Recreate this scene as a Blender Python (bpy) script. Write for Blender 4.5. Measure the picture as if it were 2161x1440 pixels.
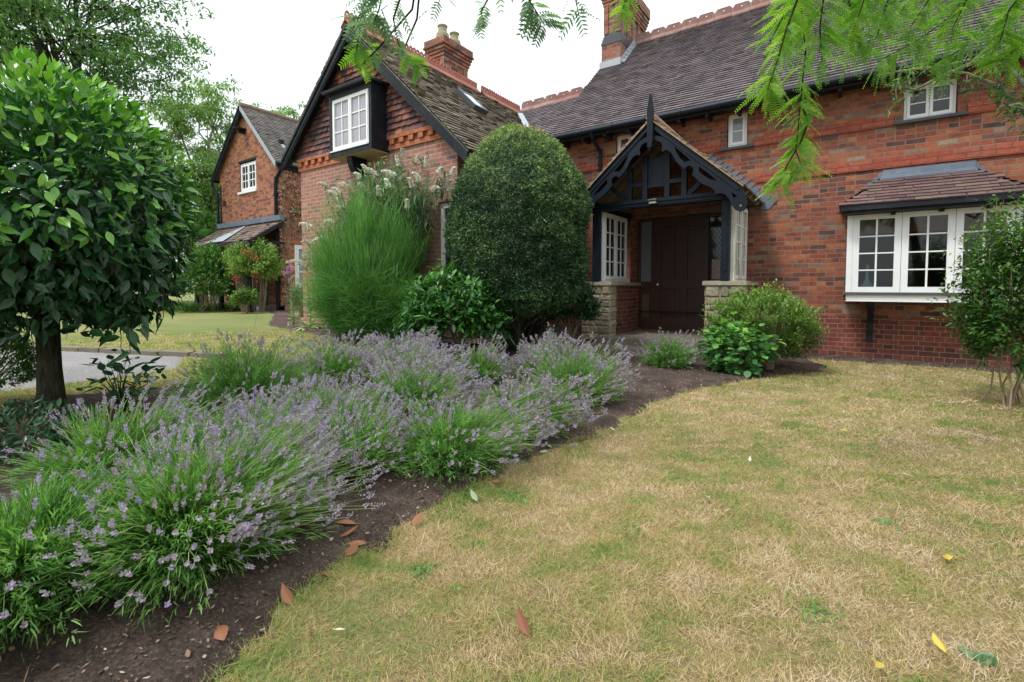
import bpy, math, random
import numpy as np
from mathutils import Vector
from mathutils.geometry import tessellate_polygon

# ------------------------------------------------------------------ camera, sky, sun, exposure
for o in list(bpy.data.objects): bpy.data.objects.remove(o)
sc = bpy.context.scene
COL = sc.collection
R = math.radians
EYE = 1.08
PITCH, YAW = R(2.5), R(34.9)
cam = bpy.data.objects.new('camera', bpy.data.cameras.new('camera')); COL.objects.link(cam)
cam.data.sensor_width = 36; cam.data.lens = 1017/2161*36
cam.data.shift_y = -(720-649.5)/2161
cam.data.clip_start = 0.05; cam.data.clip_end = 500
cam.location = (0, 0, EYE); cam.rotation_euler = (R(90)-PITCH, 0, YAW)
sc.camera = cam
sc.view_settings.view_transform = 'Standard'; sc.view_settings.look = 'None'
sc.view_settings.gamma = 1; sc.view_settings.exposure = 0.72
sc.render.resolution_x, sc.render.resolution_y = 1024, 682

SUN_EL, SUN_AZ = R(58), R(205)          # azimuth measured clockwise from +Y
w = bpy.data.worlds.new('World'); sc.world = w; w.use_nodes = True
nt = w.node_tree; bg = nt.nodes['Background']
sky = nt.nodes.new('ShaderNodeTexSky'); sky.sky_type = 'NISHITA'; sky.sun_disc = False
sky.sun_elevation = SUN_EL; sky.sun_rotation = SUN_AZ; sky.air_density = 1.5; sky.dust_density = 5
hs = nt.nodes.new('ShaderNodeHueSaturation'); hs.inputs['Saturation'].default_value = 0.12
mx = nt.nodes.new('ShaderNodeMixRGB'); mx.inputs[0].default_value = 0.85
tc = nt.nodes.new('ShaderNodeTexCoord'); sx = nt.nodes.new('ShaderNodeSeparateXYZ'); nt.links.new(tc.outputs['Generated'], sx.inputs[0])
cr = nt.nodes.new('ShaderNodeValToRGB'); cr.color_ramp.elements[0].position = 0.0; cr.color_ramp.elements[0].color = (.54, .585, .615, 1)
cr.color_ramp.elements[1].position = 1.0; cr.color_ramp.elements[1].color = (1.27, 1.34, 1.40, 1)
nt.links.new(sx.outputs[2], cr.inputs[0]); sc10 = nt.nodes.new('ShaderNodeVectorMath'); sc10.operation = 'SCALE'; sc10.inputs[3].default_value = 10
nt.links.new(cr.outputs[0], sc10.inputs[0]); nt.links.new(sc10.outputs[0], mx.inputs[2])      # the closed white cloud sheet, brighter overhead
nt.links.new(sky.outputs[0], hs.inputs['Color']); nt.links.new(hs.outputs[0], mx.inputs[1])
nt.links.new(mx.outputs[0], bg.inputs['Color']); bg.inputs['Strength'].default_value = 0.10
sun = bpy.data.objects.new('sun', bpy.data.lights.new('sun', 'SUN')); COL.objects.link(sun)
sun.data.energy = 1.5; sun.data.angle = R(11); sun.data.color = (1, .975, .94)
sd = Vector((math.sin(SUN_AZ)*math.cos(SUN_EL), math.cos(SUN_AZ)*math.cos(SUN_EL), math.sin(SUN_EL)))
sun.rotation_euler = sd.to_track_quat('Z', 'Y').to_euler(); sun.location = (0, 0, 30)

rng = np.random.default_rng(11)
A = np.array
def U(a, b, n=None): return rng.uniform(a, b, n)
def unit(v):
    v = np.asarray(v, float); return v/np.maximum(np.linalg.norm(v, axis=-1, keepdims=True), 1e-9)

# ------------------------------------------------------------------ mesh collector
class MB:
    def __init__(s): s.v = []; s.q = []; s.t = []; s.qr = []; s.tr = []; s.n = 0
    def add(s, v, f, r=0.5):
        v = np.asarray(v, float).reshape(-1, 3); f = np.asarray(f, int)
        if len(f) == 0: return
        k = f.shape[1]; r = np.broadcast_to(np.asarray(r, float), (len(f),))
        (s.q if k == 4 else s.t).append(f+s.n); (s.qr if k == 4 else s.tr).append(r)
        s.v.append(v); s.n += len(v)
    def box(s, x0, x1, y0, y1, z0, z1, r=.5):
        v = [(x, y, z) for z in (z0, z1) for y in (y0, y1) for x in (x0, x1)]
        s.add(v, [(0, 2, 3, 1), (4, 5, 7, 6), (0, 1, 5, 4), (2, 6, 7, 3), (0, 4, 6, 2), (1, 3, 7, 5)], r)
    def bar(s, a, b, wd, th, up=(0, 0, 1), r=.5):      # box from a to b, wd wide, th thick (along up)
        a, b = A(a, float), A(b, float); d = unit(b-a); sd_ = unit(np.cross(d, up)); u = np.cross(sd_, d)
        v = [p+sd_*x*wd/2+u*y*th/2 for p in (a, b) for x, y in ((-1, -1), (1, -1), (1, 1), (-1, 1))]
        s.add(v, [(0, 3, 2, 1), (4, 5, 6, 7), (0, 1, 5, 4), (1, 2, 6, 5), (2, 3, 7, 6), (3, 0, 4, 7)], r)
    def tube(s, pts, rad, n=8, r=.5, caps=True):
        pts = A(pts, float); m = len(pts); rad = np.broadcast_to(A(rad, float), (m,))
        T = np.gradient(pts, axis=0); T = unit(T)
        ref = A([0., 0, 1]) if abs(T[0][2]) < .9 else A([1., 0, 0])
        a = unit(np.cross(T, ref)); b = np.cross(T, a)
        th = np.linspace(0, 2*np.pi, n, endpoint=False)
        v = pts[:, None]+rad[:, None, None]*(a[:, None]*np.cos(th)[None, :, None]+b[:, None]*np.sin(th)[None, :, None])
        f = [(i*n+j, i*n+(j+1) % n, (i+1)*n+(j+1) % n, (i+1)*n+j) for i in range(m-1) for j in range(n)]
        s.add(v, f, r)
        if caps:
            for i in (0, m-1):
                s.add(np.vstack([v[i], pts[i]]), [(j, (j+1) % n, n) if i else ((j+1) % n, j, n) for j in range(n)], r)
    def poly(s, pts, r=.5):
        pts = [tuple(map(float, p)) for p in pts]
        if len(pts) < 3: return
        if len(pts) == 4: s.add(pts, [(0, 1, 2, 3)], r)
        else: s.add(pts, [(0, i, i+1) for i in range(1, len(pts)-1)], r)
    def plate(s, outer, holes, f, th, r=.5):           # extruded outline with holes; f maps (a,b,depth)->xyz
        loops = [outer]+list(holes)
        tri = tessellate_polygon([[Vector((a, b, 0)) for a, b in L] for L in loops])
        flat = [p for L in loops for p in L]; k = len(flat)
        v = [f(a, b, 0) for a, b in flat]+[f(a, b, th) for a, b in flat]
        s.add(v, [tuple(t) for t in tri]+[(t[2]+k, t[1]+k, t[0]+k) for t in tri], r)
        base = 0; q = []
        for L in loops:
            m = len(L); q += [(base+i, base+(i+1) % m, base+(i+1) % m+k, base+i+k) for i in range(m)]; base += m
        s.add(v, q, r)
    def build(s, name, mat, parent=None, smooth=False, origin=None):
        V = np.vstack(s.v) if s.v else np.zeros((0, 3))
        off = A([0., 0, 0])
        if parent is not None: off = A(parent['_w'][:], float)
        own = off if origin is None else A(origin, float)
        me = bpy.data.meshes.new(name)
        q = np.vstack(s.q) if s.q else np.zeros((0, 4), int); t = np.vstack(s.t) if s.t else np.zeros((0, 3), int)
        me.vertices.add(len(V)); me.vertices.foreach_set('co', (V-own).astype(np.float32).ravel())
        nl = q.size+t.size; me.loops.add(nl); me.polygons.add(len(q)+len(t))
        me.loops.foreach_set('vertex_index', np.concatenate([q.ravel(), t.ravel()]).astype(np.int32))
        st = np.concatenate([np.arange(len(q))*4, q.size+np.arange(len(t))*3]).astype(np.int32)
        me.polygons.foreach_set('loop_start', st)
        me.polygons.foreach_set('use_smooth', np.full(len(q)+len(t), bool(smooth)))
        rr = np.concatenate(s.qr+s.tr).astype(np.float32) if (s.qr or s.tr) else np.zeros(0, np.float32)
        at = me.attributes.new('rnd', 'FLOAT', 'FACE'); at.data.foreach_set('value', rr)
        me.update(calc_edges=True); me.validate()
        me.materials.append(mat)
        o = bpy.data.objects.new(name, me); COL.objects.link(o)
        if parent is not None: o.parent = parent; o.location = Vector(own-off)
        else: o.location = Vector(own)
        o['_w'] = [float(x) for x in own]
        return o
def thing(name, label, cat, loc, group=None):
    o = bpy.data.objects.new(name, None); COL.objects.link(o); o.location = loc; o.empty_display_size = .2
    o['_w'] = [float(x) for x in loc]; o['label'] = label; o['category'] = cat
    if group: o['group'] = group
    return o
def tag(o, label, cat, group=None, kind=None):
    o['label'] = label; o['category'] = cat
    if group: o['group'] = group
    if kind: o['kind'] = kind
    return o
def struct(o, label=None, cat=None):
    o['kind'] = 'structure'
    if label: o['label'] = label
    if cat: o['category'] = cat
    return o

# ------------------------------------------------------------------ materials
def nodes(name):
    m = bpy.data.materials.new(name); m.use_nodes = True; t = m.node_tree
    return m, t, t.nodes['Principled BSDF'], t.links.new
def c4(c): return (c[0], c[1], c[2], 1)
def ramp(t, src, stops, interp='LINEAR'):
    r = t.nodes.new('ShaderNodeValToRGB'); r.color_ramp.interpolation = interp
    e = r.color_ramp.elements
    while len(e) < len(stops): e.new(.5)
    for i, (p, c) in enumerate(stops): e[i].position = p; e[i].color = c4(c)
    t.links.new(src, r.inputs[0]); return r.outputs[0]
def noise(t, scale, detail=3, rough=.5, vec=None):
    n = t.nodes.new('ShaderNodeTexNoise'); n.inputs['Scale'].default_value = scale
    n.inputs['Detail'].default_value = detail; n.inputs['Roughness'].default_value = rough
    if vec is None:
        g = t.nodes.new('ShaderNodeNewGeometry'); vec = g.outputs['Position']
    t.links.new(vec, n.inputs['Vector']); return n.outputs['Fac']
def mixc(t, fac, a, b, mode='MIX'):
    m = t.nodes.new('ShaderNodeMixRGB'); m.blend_type = mode
    for i, x in ((0, fac), (1, a), (2, b)):
        if hasattr(x, 'links'): t.links.new(x, m.inputs[i])
        else: m.inputs[i].default_value = x if i == 0 else c4(x)
    return m.outputs[0]
def math_(t, op, a, b=0.0, c=None):
    m = t.nodes.new('ShaderNodeMath'); m.operation = op
    for i, x in enumerate((a, b) if c is None else (a, b, c)):
        if hasattr(x, 'links'): t.links.new(x, m.inputs[i])
        else: m.inputs[i].default_value = x
    return m.outputs[0]
def bump(t, bs, h, strength=.3, dist=.01):
    b = t.nodes.new('ShaderNodeBump'); b.inputs['Strength'].default_value = strength
    b.inputs['Distance'].default_value = dist
    t.links.new(h, b.inputs['Height']); t.links.new(b.outputs[0], bs.inputs['Normal'])
def attr(t, n='rnd'):
    a = t.nodes.new('ShaderNodeAttribute'); a.attribute_name = n; return a.outputs['Fac']
def plain(name, c1, c2=None, rough=.7, scale=6, bmp=.15, spec=.4, bscale=60, dirt=None, metal=0):
    m, t, b, L = nodes(name)
    col = mixc(t, noise(t, scale, 5, .6), c1, c2 or c1)
    if dirt:
        f = ramp(t, noise(t, 2.7, 8, .7), [(.48, (0, 0, 0)), (.66, (1, 1, 1))])
        col = mixc(t, math_(t, 'MULTIPLY', f, dirt[1]), col, dirt[0])
    L(col, b.inputs['Base Color']); b.inputs['Roughness'].default_value = rough
    b.inputs['Specular IOR Level'].default_value = spec; b.inputs['Metallic'].default_value = metal
    if bmp: bump(t, b, noise(t, bscale, 4), bmp, .004)
    return m
def leafmat(name, stops, rough=.45, trans=.35, tcol=None, spec=.4, big=.35):
    m, t, b, L = nodes(name)
    f = math_(t, 'ADD', attr(t), math_(t, 'MULTIPLY', math_(t, 'SUBTRACT', noise(t, 2.2, 3), .5), big))
    col = ramp(t, f, stops)
    L(col, b.inputs['Base Color']); b.inputs['Roughness'].default_value = rough
    b.inputs['Specular IOR Level'].default_value = spec
    tr = t.nodes.new('ShaderNodeBsdfTranslucent')
    L(mixc(t, 1.0, col, tcol or (1.3, 1.5, .7), 'MULTIPLY'), tr.inputs['Color'])
    mx = t.nodes.new('ShaderNodeMixShader'); mx.inputs[0].default_value = trans
    L(b.outputs[0], mx.inputs[1]); L(tr.outputs[0], mx.inputs[2])
    L(mx.outputs[0], t.nodes['Material Output'].inputs['Surface'])
    return m
def brickmat(name, stops, mortar, rough=.85, stain=(.03, .04, .03), stain_amt=.35, row=.0715, wid=.226, freq=5, squash=.5, mort=.010, fade=None, sc_=1.0):
    m, t, b, L = nodes(name)
    g = t.nodes.new('ShaderNodeNewGeometry'); sp = t.nodes.new('ShaderNodeSeparateXYZ'); L(g.outputs['Position'], sp.inputs[0])
    sn = t.nodes.new('ShaderNodeSeparateXYZ'); L(g.outputs['True Normal'], sn.inputs[0])
    isx = math_(t, 'GREATER_THAN', math_(t, 'ABSOLUTE', sn.outputs[0]), .6)
    u = math_(t, 'ADD', math_(t, 'MULTIPLY', sp.outputs[1], isx), math_(t, 'MULTIPLY', sp.outputs[0], math_(t, 'SUBTRACT', 1, isx)))
    wob = math_(t, 'MULTIPLY', math_(t, 'SUBTRACT', noise(t, 9, 3), .5), .012)
    wob2 = math_(t, 'MULTIPLY', math_(t, 'SUBTRACT', noise(t, 2.0, 2), .5), .03)
    cb = t.nodes.new('ShaderNodeCombineXYZ'); L(math_(t, 'ADD', math_(t, 'ADD', u, wob), 40.07), cb.inputs[0])
    L(math_(t, 'ADD', math_(t, 'ADD', sp.outputs[2], math_(t, 'MULTIPLY', wob, .5)), math_(t, 'ADD', wob2, 20.0)), cb.inputs[1])
    bt = t.nodes.new('ShaderNodeTexBrick'); L(cb.outputs[0], bt.inputs['Vector'])
    bt.inputs['Color1'].default_value = (0, 0, 0, 1); bt.inputs['Color2'].default_value = (1, 1, 1, 1); bt.inputs['Mortar'].default_value = (.5, .5, .5, 1)
    bt.inputs['Scale'].default_value = 1; bt.inputs['Mortar Size'].default_value = mort*.5; bt.inputs['Mortar Smooth'].default_value = .25
    bt.inputs['Brick Width'].default_value = wid; bt.inputs['Row Height'].default_value = row; bt.inputs['Bias'].default_value = 0
    bt.offset = .5; bt.squash = squash; bt.squash_frequency = freq
    rnd = math_(t, 'ADD', bt.outputs['Color'], math_(t, 'MULTIPLY', math_(t, 'SUBTRACT', noise(t, 1.1, 2), .5), .25))
    col = ramp(t, rnd, stops)
    fine = noise(t, 55, 6, .7)
    col = mixc(t, .55, col, ramp(t, fine, [(.25, (.42, .42, .42)), (.75, (1.15, 1.12, 1.08))]), 'MULTIPLY')
    blot = ramp(t, noise(t, 14, 4, .6), [(.35, (0.55, .5, .5)), (.6, (1.1, 1.1, 1.1))])
    col = mixc(t, .55, col, blot, 'MULTIPLY')
    mc = mixc(t, noise(t, 5, 3), mortar, tuple(x*.55 for x in mortar))
    col = mixc(t, bt.outputs['Fac'], col, mc)
    st = ramp(t, noise(t, .75, 6, .65), [(.5, (0, 0, 0)), (.72, (1, 1, 1))])
    col = mixc(t, math_(t, 'MULTIPLY', st, stain_amt), col, stain)
    if fade: col = mixc(t, math_(t, 'MULTIPLY', ramp(t, noise(t, .5, 4, .6), [(.35, (0, 0, 0)), (.7, (1, 1, 1))]), fade[1]), col, fade[0])
    L(col, b.inputs['Base Color']); b.inputs['Roughness'].default_value = rough; b.inputs['Specular IOR Level'].default_value = .25
    h = math_(t, 'ADD', math_(t, 'MULTIPLY', bt.outputs['Fac'], -1.0), math_(t, 'MULTIPLY', fine, .5))
    bump(t, b, h, .75, .008)
    return m
def tilemat(name, stops, lichen=(.32, .33, .22), amt=.35, rough=.8, moss=None, big=.35):
    m, t, b, L = nodes(name)
    f = math_(t, 'ADD', attr(t), math_(t, 'MULTIPLY', math_(t, 'SUBTRACT', noise(t, .9, 4), .5), big))
    col = ramp(t, f, stops)
    sp = ramp(t, noise(t, 28, 5, .7), [(.55, (0, 0, 0)), (.68, (1, 1, 1))])
    col = mixc(t, math_(t, 'MULTIPLY', sp, amt), col, lichen)
    if moss: 
        mf = ramp(t, noise(t, 1.6, 6, .7), [(.5, (0, 0, 0)), (.64, (1, 1, 1))])
        col = mixc(t, math_(t, 'MULTIPLY', mf, moss[1]), col, moss[0])
    L(col, b.inputs['Base Color']); b.inputs['Roughness'].default_value = rough
    bump(t, b, noise(t, 70, 4), .4, .005)
    return m

BR_MAIN = brickmat('brick_red_weathered', [(0, (.10, .062, .062)), (.10, (.15, .075, .062)), (.22, (.26, .080, .052)), (.38, (.32, .095, .058)), (.52, (.41, .138, .068)), (.64, (.29, .082, .055)), (.78, (.46, .19, .085)), (.88, (.19, .095, .078)), (1, (.34, .25, .17))], (.30, .21, .165), stain_amt=.28, stain=(.09, .075, .06), mort=.015)
BR_LOW = brickmat('brick_dark_plinth', [(0, (.10, .042, .04)), (.4, (.22, .06, .045)), (1, (.27, .085, .055))], (.36, .27, .2), stain_amt=.3, freq=2)
BR_WING = brickmat('brick_pale_pink', [(0, (.18, .12, .13)), (.15, (.31, .155, .135)), (.5, (.42, .185, .14)), (.78, (.38, .155, .11)), (1, (.48, .26, .18))], (.60, .44, .37), stain=(.32, .23, .19), stain_amt=.4, squash=1, mort=.013, fade=((.50, .33, .27), .25))
BR_LEFT = brickmat('brick_orange_brown', [(0, (.15, .07, .06)), (.25, (.23, .09, .065)), (.45, (.40, .15, .095)), (.75, (.44, .17, .10)), (1, (.48, .24, .13))], (.42, .29, .21), stain=(.34, .17, .07), stain_amt=.35, freq=2, mort=.009)
BR_RED = brickmat('brick_string_red', [(0, (.34, .085, .055)), (.5, (.42, .115, .07)), (1, (.38, .125, .085))], (.19, .075, .05), stain_amt=.2, squash=1, wid=.29, row=.075, mort=.010)
BR_DENT = brickmat('brick_dentil_orange', [(0, (.42, .12, .06)), (.5, (.52, .16, .08)), (1, (.55, .2, .1))], (.5, .3, .22), stain_amt=.15, squash=1)
BR_CHIM = brickmat('brick_chimney', [(0, (.12, .07, .065)), (.3, (.26, .11, .08)), (.6, (.42, .15, .09)), (1, (.36, .24, .17))], (.34, .27, .22), stain=(.16, .14, .11), stain_amt=.45)
BLUEBR = plain('blue_engineering_brick', (.035, .04, .05), (.07, .075, .085), .5, 12, .3)
TILE_MAIN = tilemat('roof_tile_brown_grey', [(0, (.075, .062, .068)), (.35, (.125, .104, .115)), (.7, (.18, .15, .162)), (1, (.23, .18, .175))], (.33, .32, .28), .10, big=.2)
TILE_MOSS = tilemat('roof_tile_mossy', [(0, (.06, .05, .045)), (.4, (.13, .11, .085)), (.75, (.20, .165, .12)), (1, (.27, .21, .15))], (.36, .34, .24), .45, moss=((.13, .12, .045), .5))
TILE_LEFT = tilemat('roof_tile_dark_grey', [(0, (.05, .047, .048)), (.5, (.10, .09, .085)), (1, (.16, .14, .115))], (.33, .31, .18), .35)
TILE_PORCH = tilemat('roof_tile_buff', [(0, (.16, .10, .07)), (.5, (.28, .19, .12)), (1, (.36, .25, .15))], (.38, .33, .2), .3)
TILE_BAY = tilemat('roof_tile_plum', [(0, (.07, .045, .045)), (.4, (.125, .075, .073)), (.75, (.17, .10, .095)), (1, (.15, .125, .08))], (.25, .24, .12), .2)
TILE_HANG = tilemat('hung_tile_red', [(0, (.045, .032, .042)), (.25, (.085, .045, .048)), (.6, (.155, .065, .058)), (.86, (.20, .08, .065)), (1, (.40, .15, .09))], (.3, .24, .2), .10)
TERRA = plain('terracotta_crest', (.44, .15, .11), (.34, .13, .10), .8, 9, .3, dirt=((.42, .34, .28), .35))
TERRA2 = plain('terracotta_crest_dull', (.27, .12, .10), (.19, .115, .10), .8, 7, .3, dirt=((.33, .28, .23), .65))
BLACKP = plain('black_paint_blue_sheen', (.005, .009, .016), (.008, .013, .022), .45, 8, .2, .2, dirt=((.05, .07, .09), .10))
BLACKW = plain('black_paint_worn', (.008, .010, .015), (.013, .016, .022), .5, 5, .3, .25, dirt=((.14, .15, .16), .13))
WHITE = plain('white_paint', (.84, .85, .86), (.76, .77, .78), .5, 5, .1, .4, dirt=((.55, .54, .49), .18))
PEEL = plain('white_paint_peeling', (.78, .78, .75), (.58, .55, .48), .75, 18, .6, .3, dirt=((.28, .23, .17), .5))
LEAD = plain('lead_flashing', (.13, .165, .215), (.075, .095, .13), .5, 10, .3, .5, dirt=((.22, .26, .31), .4))
LEADW = plain('lead_pale', (.42, .46, .50), (.30, .34, .38), .5, 10, .2, .5)
STONE = plain('sandstone', (.42, .37, .26), (.30, .27, .20), .9, 9, 1.0, .15, 30, dirt=((.17, .15, .11), .6))
STONE2 = plain('slab_stone', (.24, .205, .165), (.15, .13, .11), .9, 6, .5, .2, 40, dirt=((.09, .08, .06), .5))
OAKD = plain('dark_brown_door', (.042, .018, .015), (.078, .034, .028), .45, 12, .3)
PANELB = plain('worn_panel_brown', (.12, .075, .045), (.08, .05, .035), .6, 15, .3)
def stonemat():
    m, t, b, L = nodes('sandstone_rubble')
    col = ramp(t, attr(t), [(0, (.24, .22, .17)), (.35, (.40, .34, .23)), (.7, (.46, .41, .31)), (1, (.36, .29, .20))])
    col = mixc(t, .75, col, ramp(t, noise(t, 22, 6, .7), [(.3, (.45, .44, .42)), (.6, (1.1, 1.08, 1.02))]), 'MULTIPLY')
    L(col, b.inputs['Base Color']); b.inputs['Roughness'].default_value = .95; b.inputs['Specular IOR Level'].default_value = .15
    bump(t, b, noise(t, 28, 6, .7), 1.0, .03); return m
STONER = stonemat(); MORTAR = plain('pale_mortar', (.40, .36, .29), (.30, .27, .22), .95, 20, .5)
PLY = plain('plywood_soffit', (.42, .33, .19), (.33, .26, .16), .8, 7, .2)
RAFT = plain('rafter_wood', (.26, .22, .15), (.18, .15, .11), .8, 9, .2)
METAL = plain('chrome_knob', (.7, .68, .62), None, .25, 5, 0, .5, metal=1)
ORANGE = plain('inner_orange_beam', (.42, .15, .06), (.30, .11, .05), .6, 9, .2)
INNER = plain('inner_wall', (.075, .07, .055), (.055, .05, .04), .8, 3, 0)
POTC = plain('chimney_pot_buff', (.42, .37, .22), (.26, .25, .17), .8, 20, .4, dirt=((.16, .15, .1), .5))
def glassmat(name, c, rough=.06, mixg=0.0):
    m, t, b, L = nodes(name)
    L(mixc(t, noise(t, 3, 3), c, tuple(x*.55 for x in c)), b.inputs['Base Color']); b.inputs['Roughness'].default_value = rough
    b.inputs['Specular IOR Level'].default_value = .6
    bump(t, b, noise(t, 4, 2), .08, .02)
    return m
GL_DARK = glassmat('dark_window_glass', (.035, .035, .035))
GL_BLUE = glassmat('pane_blue_grey', (.30, .33, .37), .12)
GL_GREY = glassmat('pane_dim_grey', (.16, .18, .19), .1)
GL_NET = glassmat('pane_net_curtain', (.42, .42, .47), .12)
GL_WARM = glassmat('pane_warm_dim', (.18, .10, .08), .08)
GL_PINK = glassmat('pinkish_reflection', (.55, .36, .28), .2)
def seethrough():
    m, t, b, L = nodes('clear_window_glass')
    tr = t.nodes.new('ShaderNodeBsdfTransparent'); tr.inputs[0].default_value = (.85, .88, .86, 1)
    gl = t.nodes.new('ShaderNodeBsdfGlossy'); gl.inputs['Roughness'].default_value = .03
    fr = t.nodes.new('ShaderNodeFresnel'); fr.inputs[0].default_value = 1.5
    mx = t.nodes.new('ShaderNodeMixShader'); L(fr.outputs[0], mx.inputs[0]); L(tr.outputs[0], mx.inputs[1]); L(gl.outputs[0], mx.inputs[2])
    L(mx.outputs[0], t.nodes['Material Output'].inputs['Surface']); return m
GL_CLEAR = seethrough()

# ------------------------------------------------------------------ ground shape
def g(x, y=0):
    t = np.clip((-1.0-np.asarray(x, float))/5.5, 0, 1); return 0.32*t*t*(3-2*t)
def vnoise(x, y, s, seed=0):
    r = np.random.default_rng(seed).random((64, 64)); x = np.asarray(x)*s+100; y = np.asarray(y)*s+100
    xi = np.floor(x).astype(int); yi = np.floor(y).astype(int); fx = x-xi; fy = y-yi; fx = fx*fx*(3-2*fx); fy = fy*fy*(3-2*fy)
    a = r[xi % 64, yi % 64]; b = r[(xi+1) % 64, yi % 64]; c = r[xi % 64, (yi+1) % 64]; d = r[(xi+1) % 64, (yi+1) % 64]
    return (a*(1-fx)+b*fx)*(1-fy)+(c*(1-fx)+d*fx)*fy
SOIL = A([(-1.28, .1), (-1.40, .56), (-1.49, .83), (-1.55, 1.05), (-1.58, 1.44), (-1.63, 1.99), (-1.55, 2.6), (-1.46, 3.44), (-1.42, 4.29), (-1.33, 5.09), (-.86, 6.2), (-.30, 7.2),
          (-.18, 7.75), (-.55, 8.45), (0.1, 8.42), (1.1, 8.55), (1.8, 8.45), (7, 8.4), (7, 9.2), (-5, 9.2), (-9.5, 5.9), (-14.5, 8.4), (-14.4, 7.75), (-12.6, 6.9), (-9.2, 4.95), (-6.0, 4.25), (-5.2, 3.9), (-4.9, 3.0),
          (-4.75, 2.2), (-4.65, 1.5), (-4.9, .9), (-4.6, .2), (-3.5, -1.2), (-1.4, -1.2)])
DRIVE = A([(-8.6, .4), (-8.2, 1.34), (-7.08, 1.78), (-6.24, 2.07), (-5.93, 2.25), (-5.35, 1.95), (-5.30, 1.60), (-5.28, .9), (-6.0, -3), (-12, -6), (-16, -3)])
def sdist(poly, x, y):                                  # signed distance, positive inside
    x = np.asarray(x, float); y = np.asarray(y, float); d = np.full(x.shape, 1e9); ins = np.zeros(x.shape, bool)
    n = len(poly)
    for i in range(n):
        a, b = poly[i], poly[(i+1) % n]; e = b-a
        t = np.clip(((x-a[0])*e[0]+(y-a[1])*e[1])/(e@e), 0, 1)
        d = np.minimum(d, np.hypot(x-a[0]-t*e[0], y-a[1]-t*e[1]))
        c = ((a[1] > y) != (b[1] > y)) & (x < (b[0]-a[0])*(y-a[1])/(b[1]-a[1]+1e-12)+a[0]); ins ^= c
    return np.where(ins, d, -d)
def soil_h(x, y):
    s = sdist(SOIL, x, y)+(vnoise(x, y, 7, 3)-.5)*.11+(vnoise(x, y, 19, 6)-.5)*.05
    h = g(x, y)+np.clip(s, -.06, .12)*.22+(vnoise(x, y, 22, 4)-.5)*.012+(vnoise(x, y, 50, 5)-.5)*.008
    return np.where(s < 0, g(x, y)+s*.6-.004, h)
def sheet(name, x0, x1, y0, y1, step, hf, mat, keep=None):
    xs = np.arange(x0, x1+step, step); ys = np.arange(y0, y1+step, step); X, Y = np.meshgrid(xs, ys); Z = hf(X, Y)
    m, n = X.shape; idx = np.arange(m*n).reshape(m, n)
    f = np.stack([idx[:-1, :-1], idx[:-1, 1:], idx[1:, 1:], idx[1:, :-1]], -1).reshape(-1, 4)
    V = np.stack([X, Y, Z], -1).reshape(-1, 3)
    if keep is not None:
        k = keep(X, Y).ravel(); f = f[k[f].any(1)]
    b = MB(); b.add(V, f); return b.build(name, mat, smooth=True)

def lawn_mat():
    m, t, b, L = nodes('dry_lawn')
    c = ramp(t, noise(t, 1.3, 5, .6), [(.25, (.16, .15, .06)), (.45, (.25, .20, .105)), (.6, (.31, .235, .13)), (.8, (.25, .185, .11))])
    c2 = ramp(t, noise(t, 38, 5, .75), [(.25, (.35, .33, .26)), (.55, (1, 1, 1)), (.8, (1.35, 1.3, 1.2))])
    c = mixc(t, .8, c, c2, 'MULTIPLY')
    gg = t.nodes.new('ShaderNodeNewGeometry'); sp = t.nodes.new('ShaderNodeSeparateXYZ'); L(gg.outputs['Position'], sp.inputs[0])
    far = ramp(t, math_(t, 'MULTIPLY', sp.outputs[0], -.2), [(.85, (0, 0, 0)), (1, (1, 1, 1))])
    fc = ramp(t, noise(t, .6, 5, .6), [(.35, (.17, .215, .075)), (.6, (.27, .265, .11)), (.8, (.34, .30, .15))])
    c = mixc(t, far, c, mixc(t, .5, fc, c2, 'MULTIPLY'))
    L(c, b.inputs['Base Color']); b.inputs['Roughness'].default_value = .95; b.inputs['Specular IOR Level'].default_value = .1
    bump(t, b, noise(t, 60, 5, .7), .8, .02); return m
def soil_mat():
    m, t, b, L = nodes('dark_soil')  # crumbly, with pale dry crumbs
    c = ramp(t, noise(t, 5, 6, .7), [(.3, (.060, .043, .036)), (.5, (.12, .088, .074)), (.72, (.20, .15, .125))])
    gr = ramp(t, noise(t, 85, 5, .75), [(.3, (.30, .30, .30)), (.55, (1, 1, 1)), (.72, (2.4, 2.2, 2.1))])
    c = mixc(t, .9, c, gr, 'MULTIPLY')
    L(c, b.inputs['Base Color']); b.inputs['Roughness'].default_value = .95; b.inputs['Specular IOR Level'].default_value = .12
    bump(t, b, math_(t, 'ADD', noise(t, 60, 6, .75), noise(t, 14, 3)), 1.0, .03); return m
def drive_mat():
    m, t, b, L = nodes('tarmac_drive')
    c = ramp(t, noise(t, 2, 6, .6), [(.3, (.20, .19, .19)), (.7, (.30, .285, .28))])
    gr = ramp(t, noise(t, 70, 3, .8), [(.3, (.5, .5, .5)), (.55, (1, 1, 1)), (.75, (1.7, 1.65, 1.6))])
    c = mixc(t, .9, c, gr, 'MULTIPLY')
    L(c, b.inputs['Base Color']); b.inputs['Roughness'].default_value = .9
    bump(t, b, noise(t, 90, 4), .5, .01); return m
LAWN, SOILM, DRV = lawn_mat(), soil_mat(), drive_mat()
xs = np.unique(np.concatenate([np.linspace(-150, -20, 14), np.arange(-20, 8, .25), np.linspace(8, 150, 14)]))
ys = np.unique(np.concatenate([np.linspace(-150, -3, 14), np.arange(-3, 10, .25), np.linspace(10, 160, 14)]))
X, Y = np.meshgrid(xs, ys); idx = np.arange(X.size).reshape(X.shape); b = MB()
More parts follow.
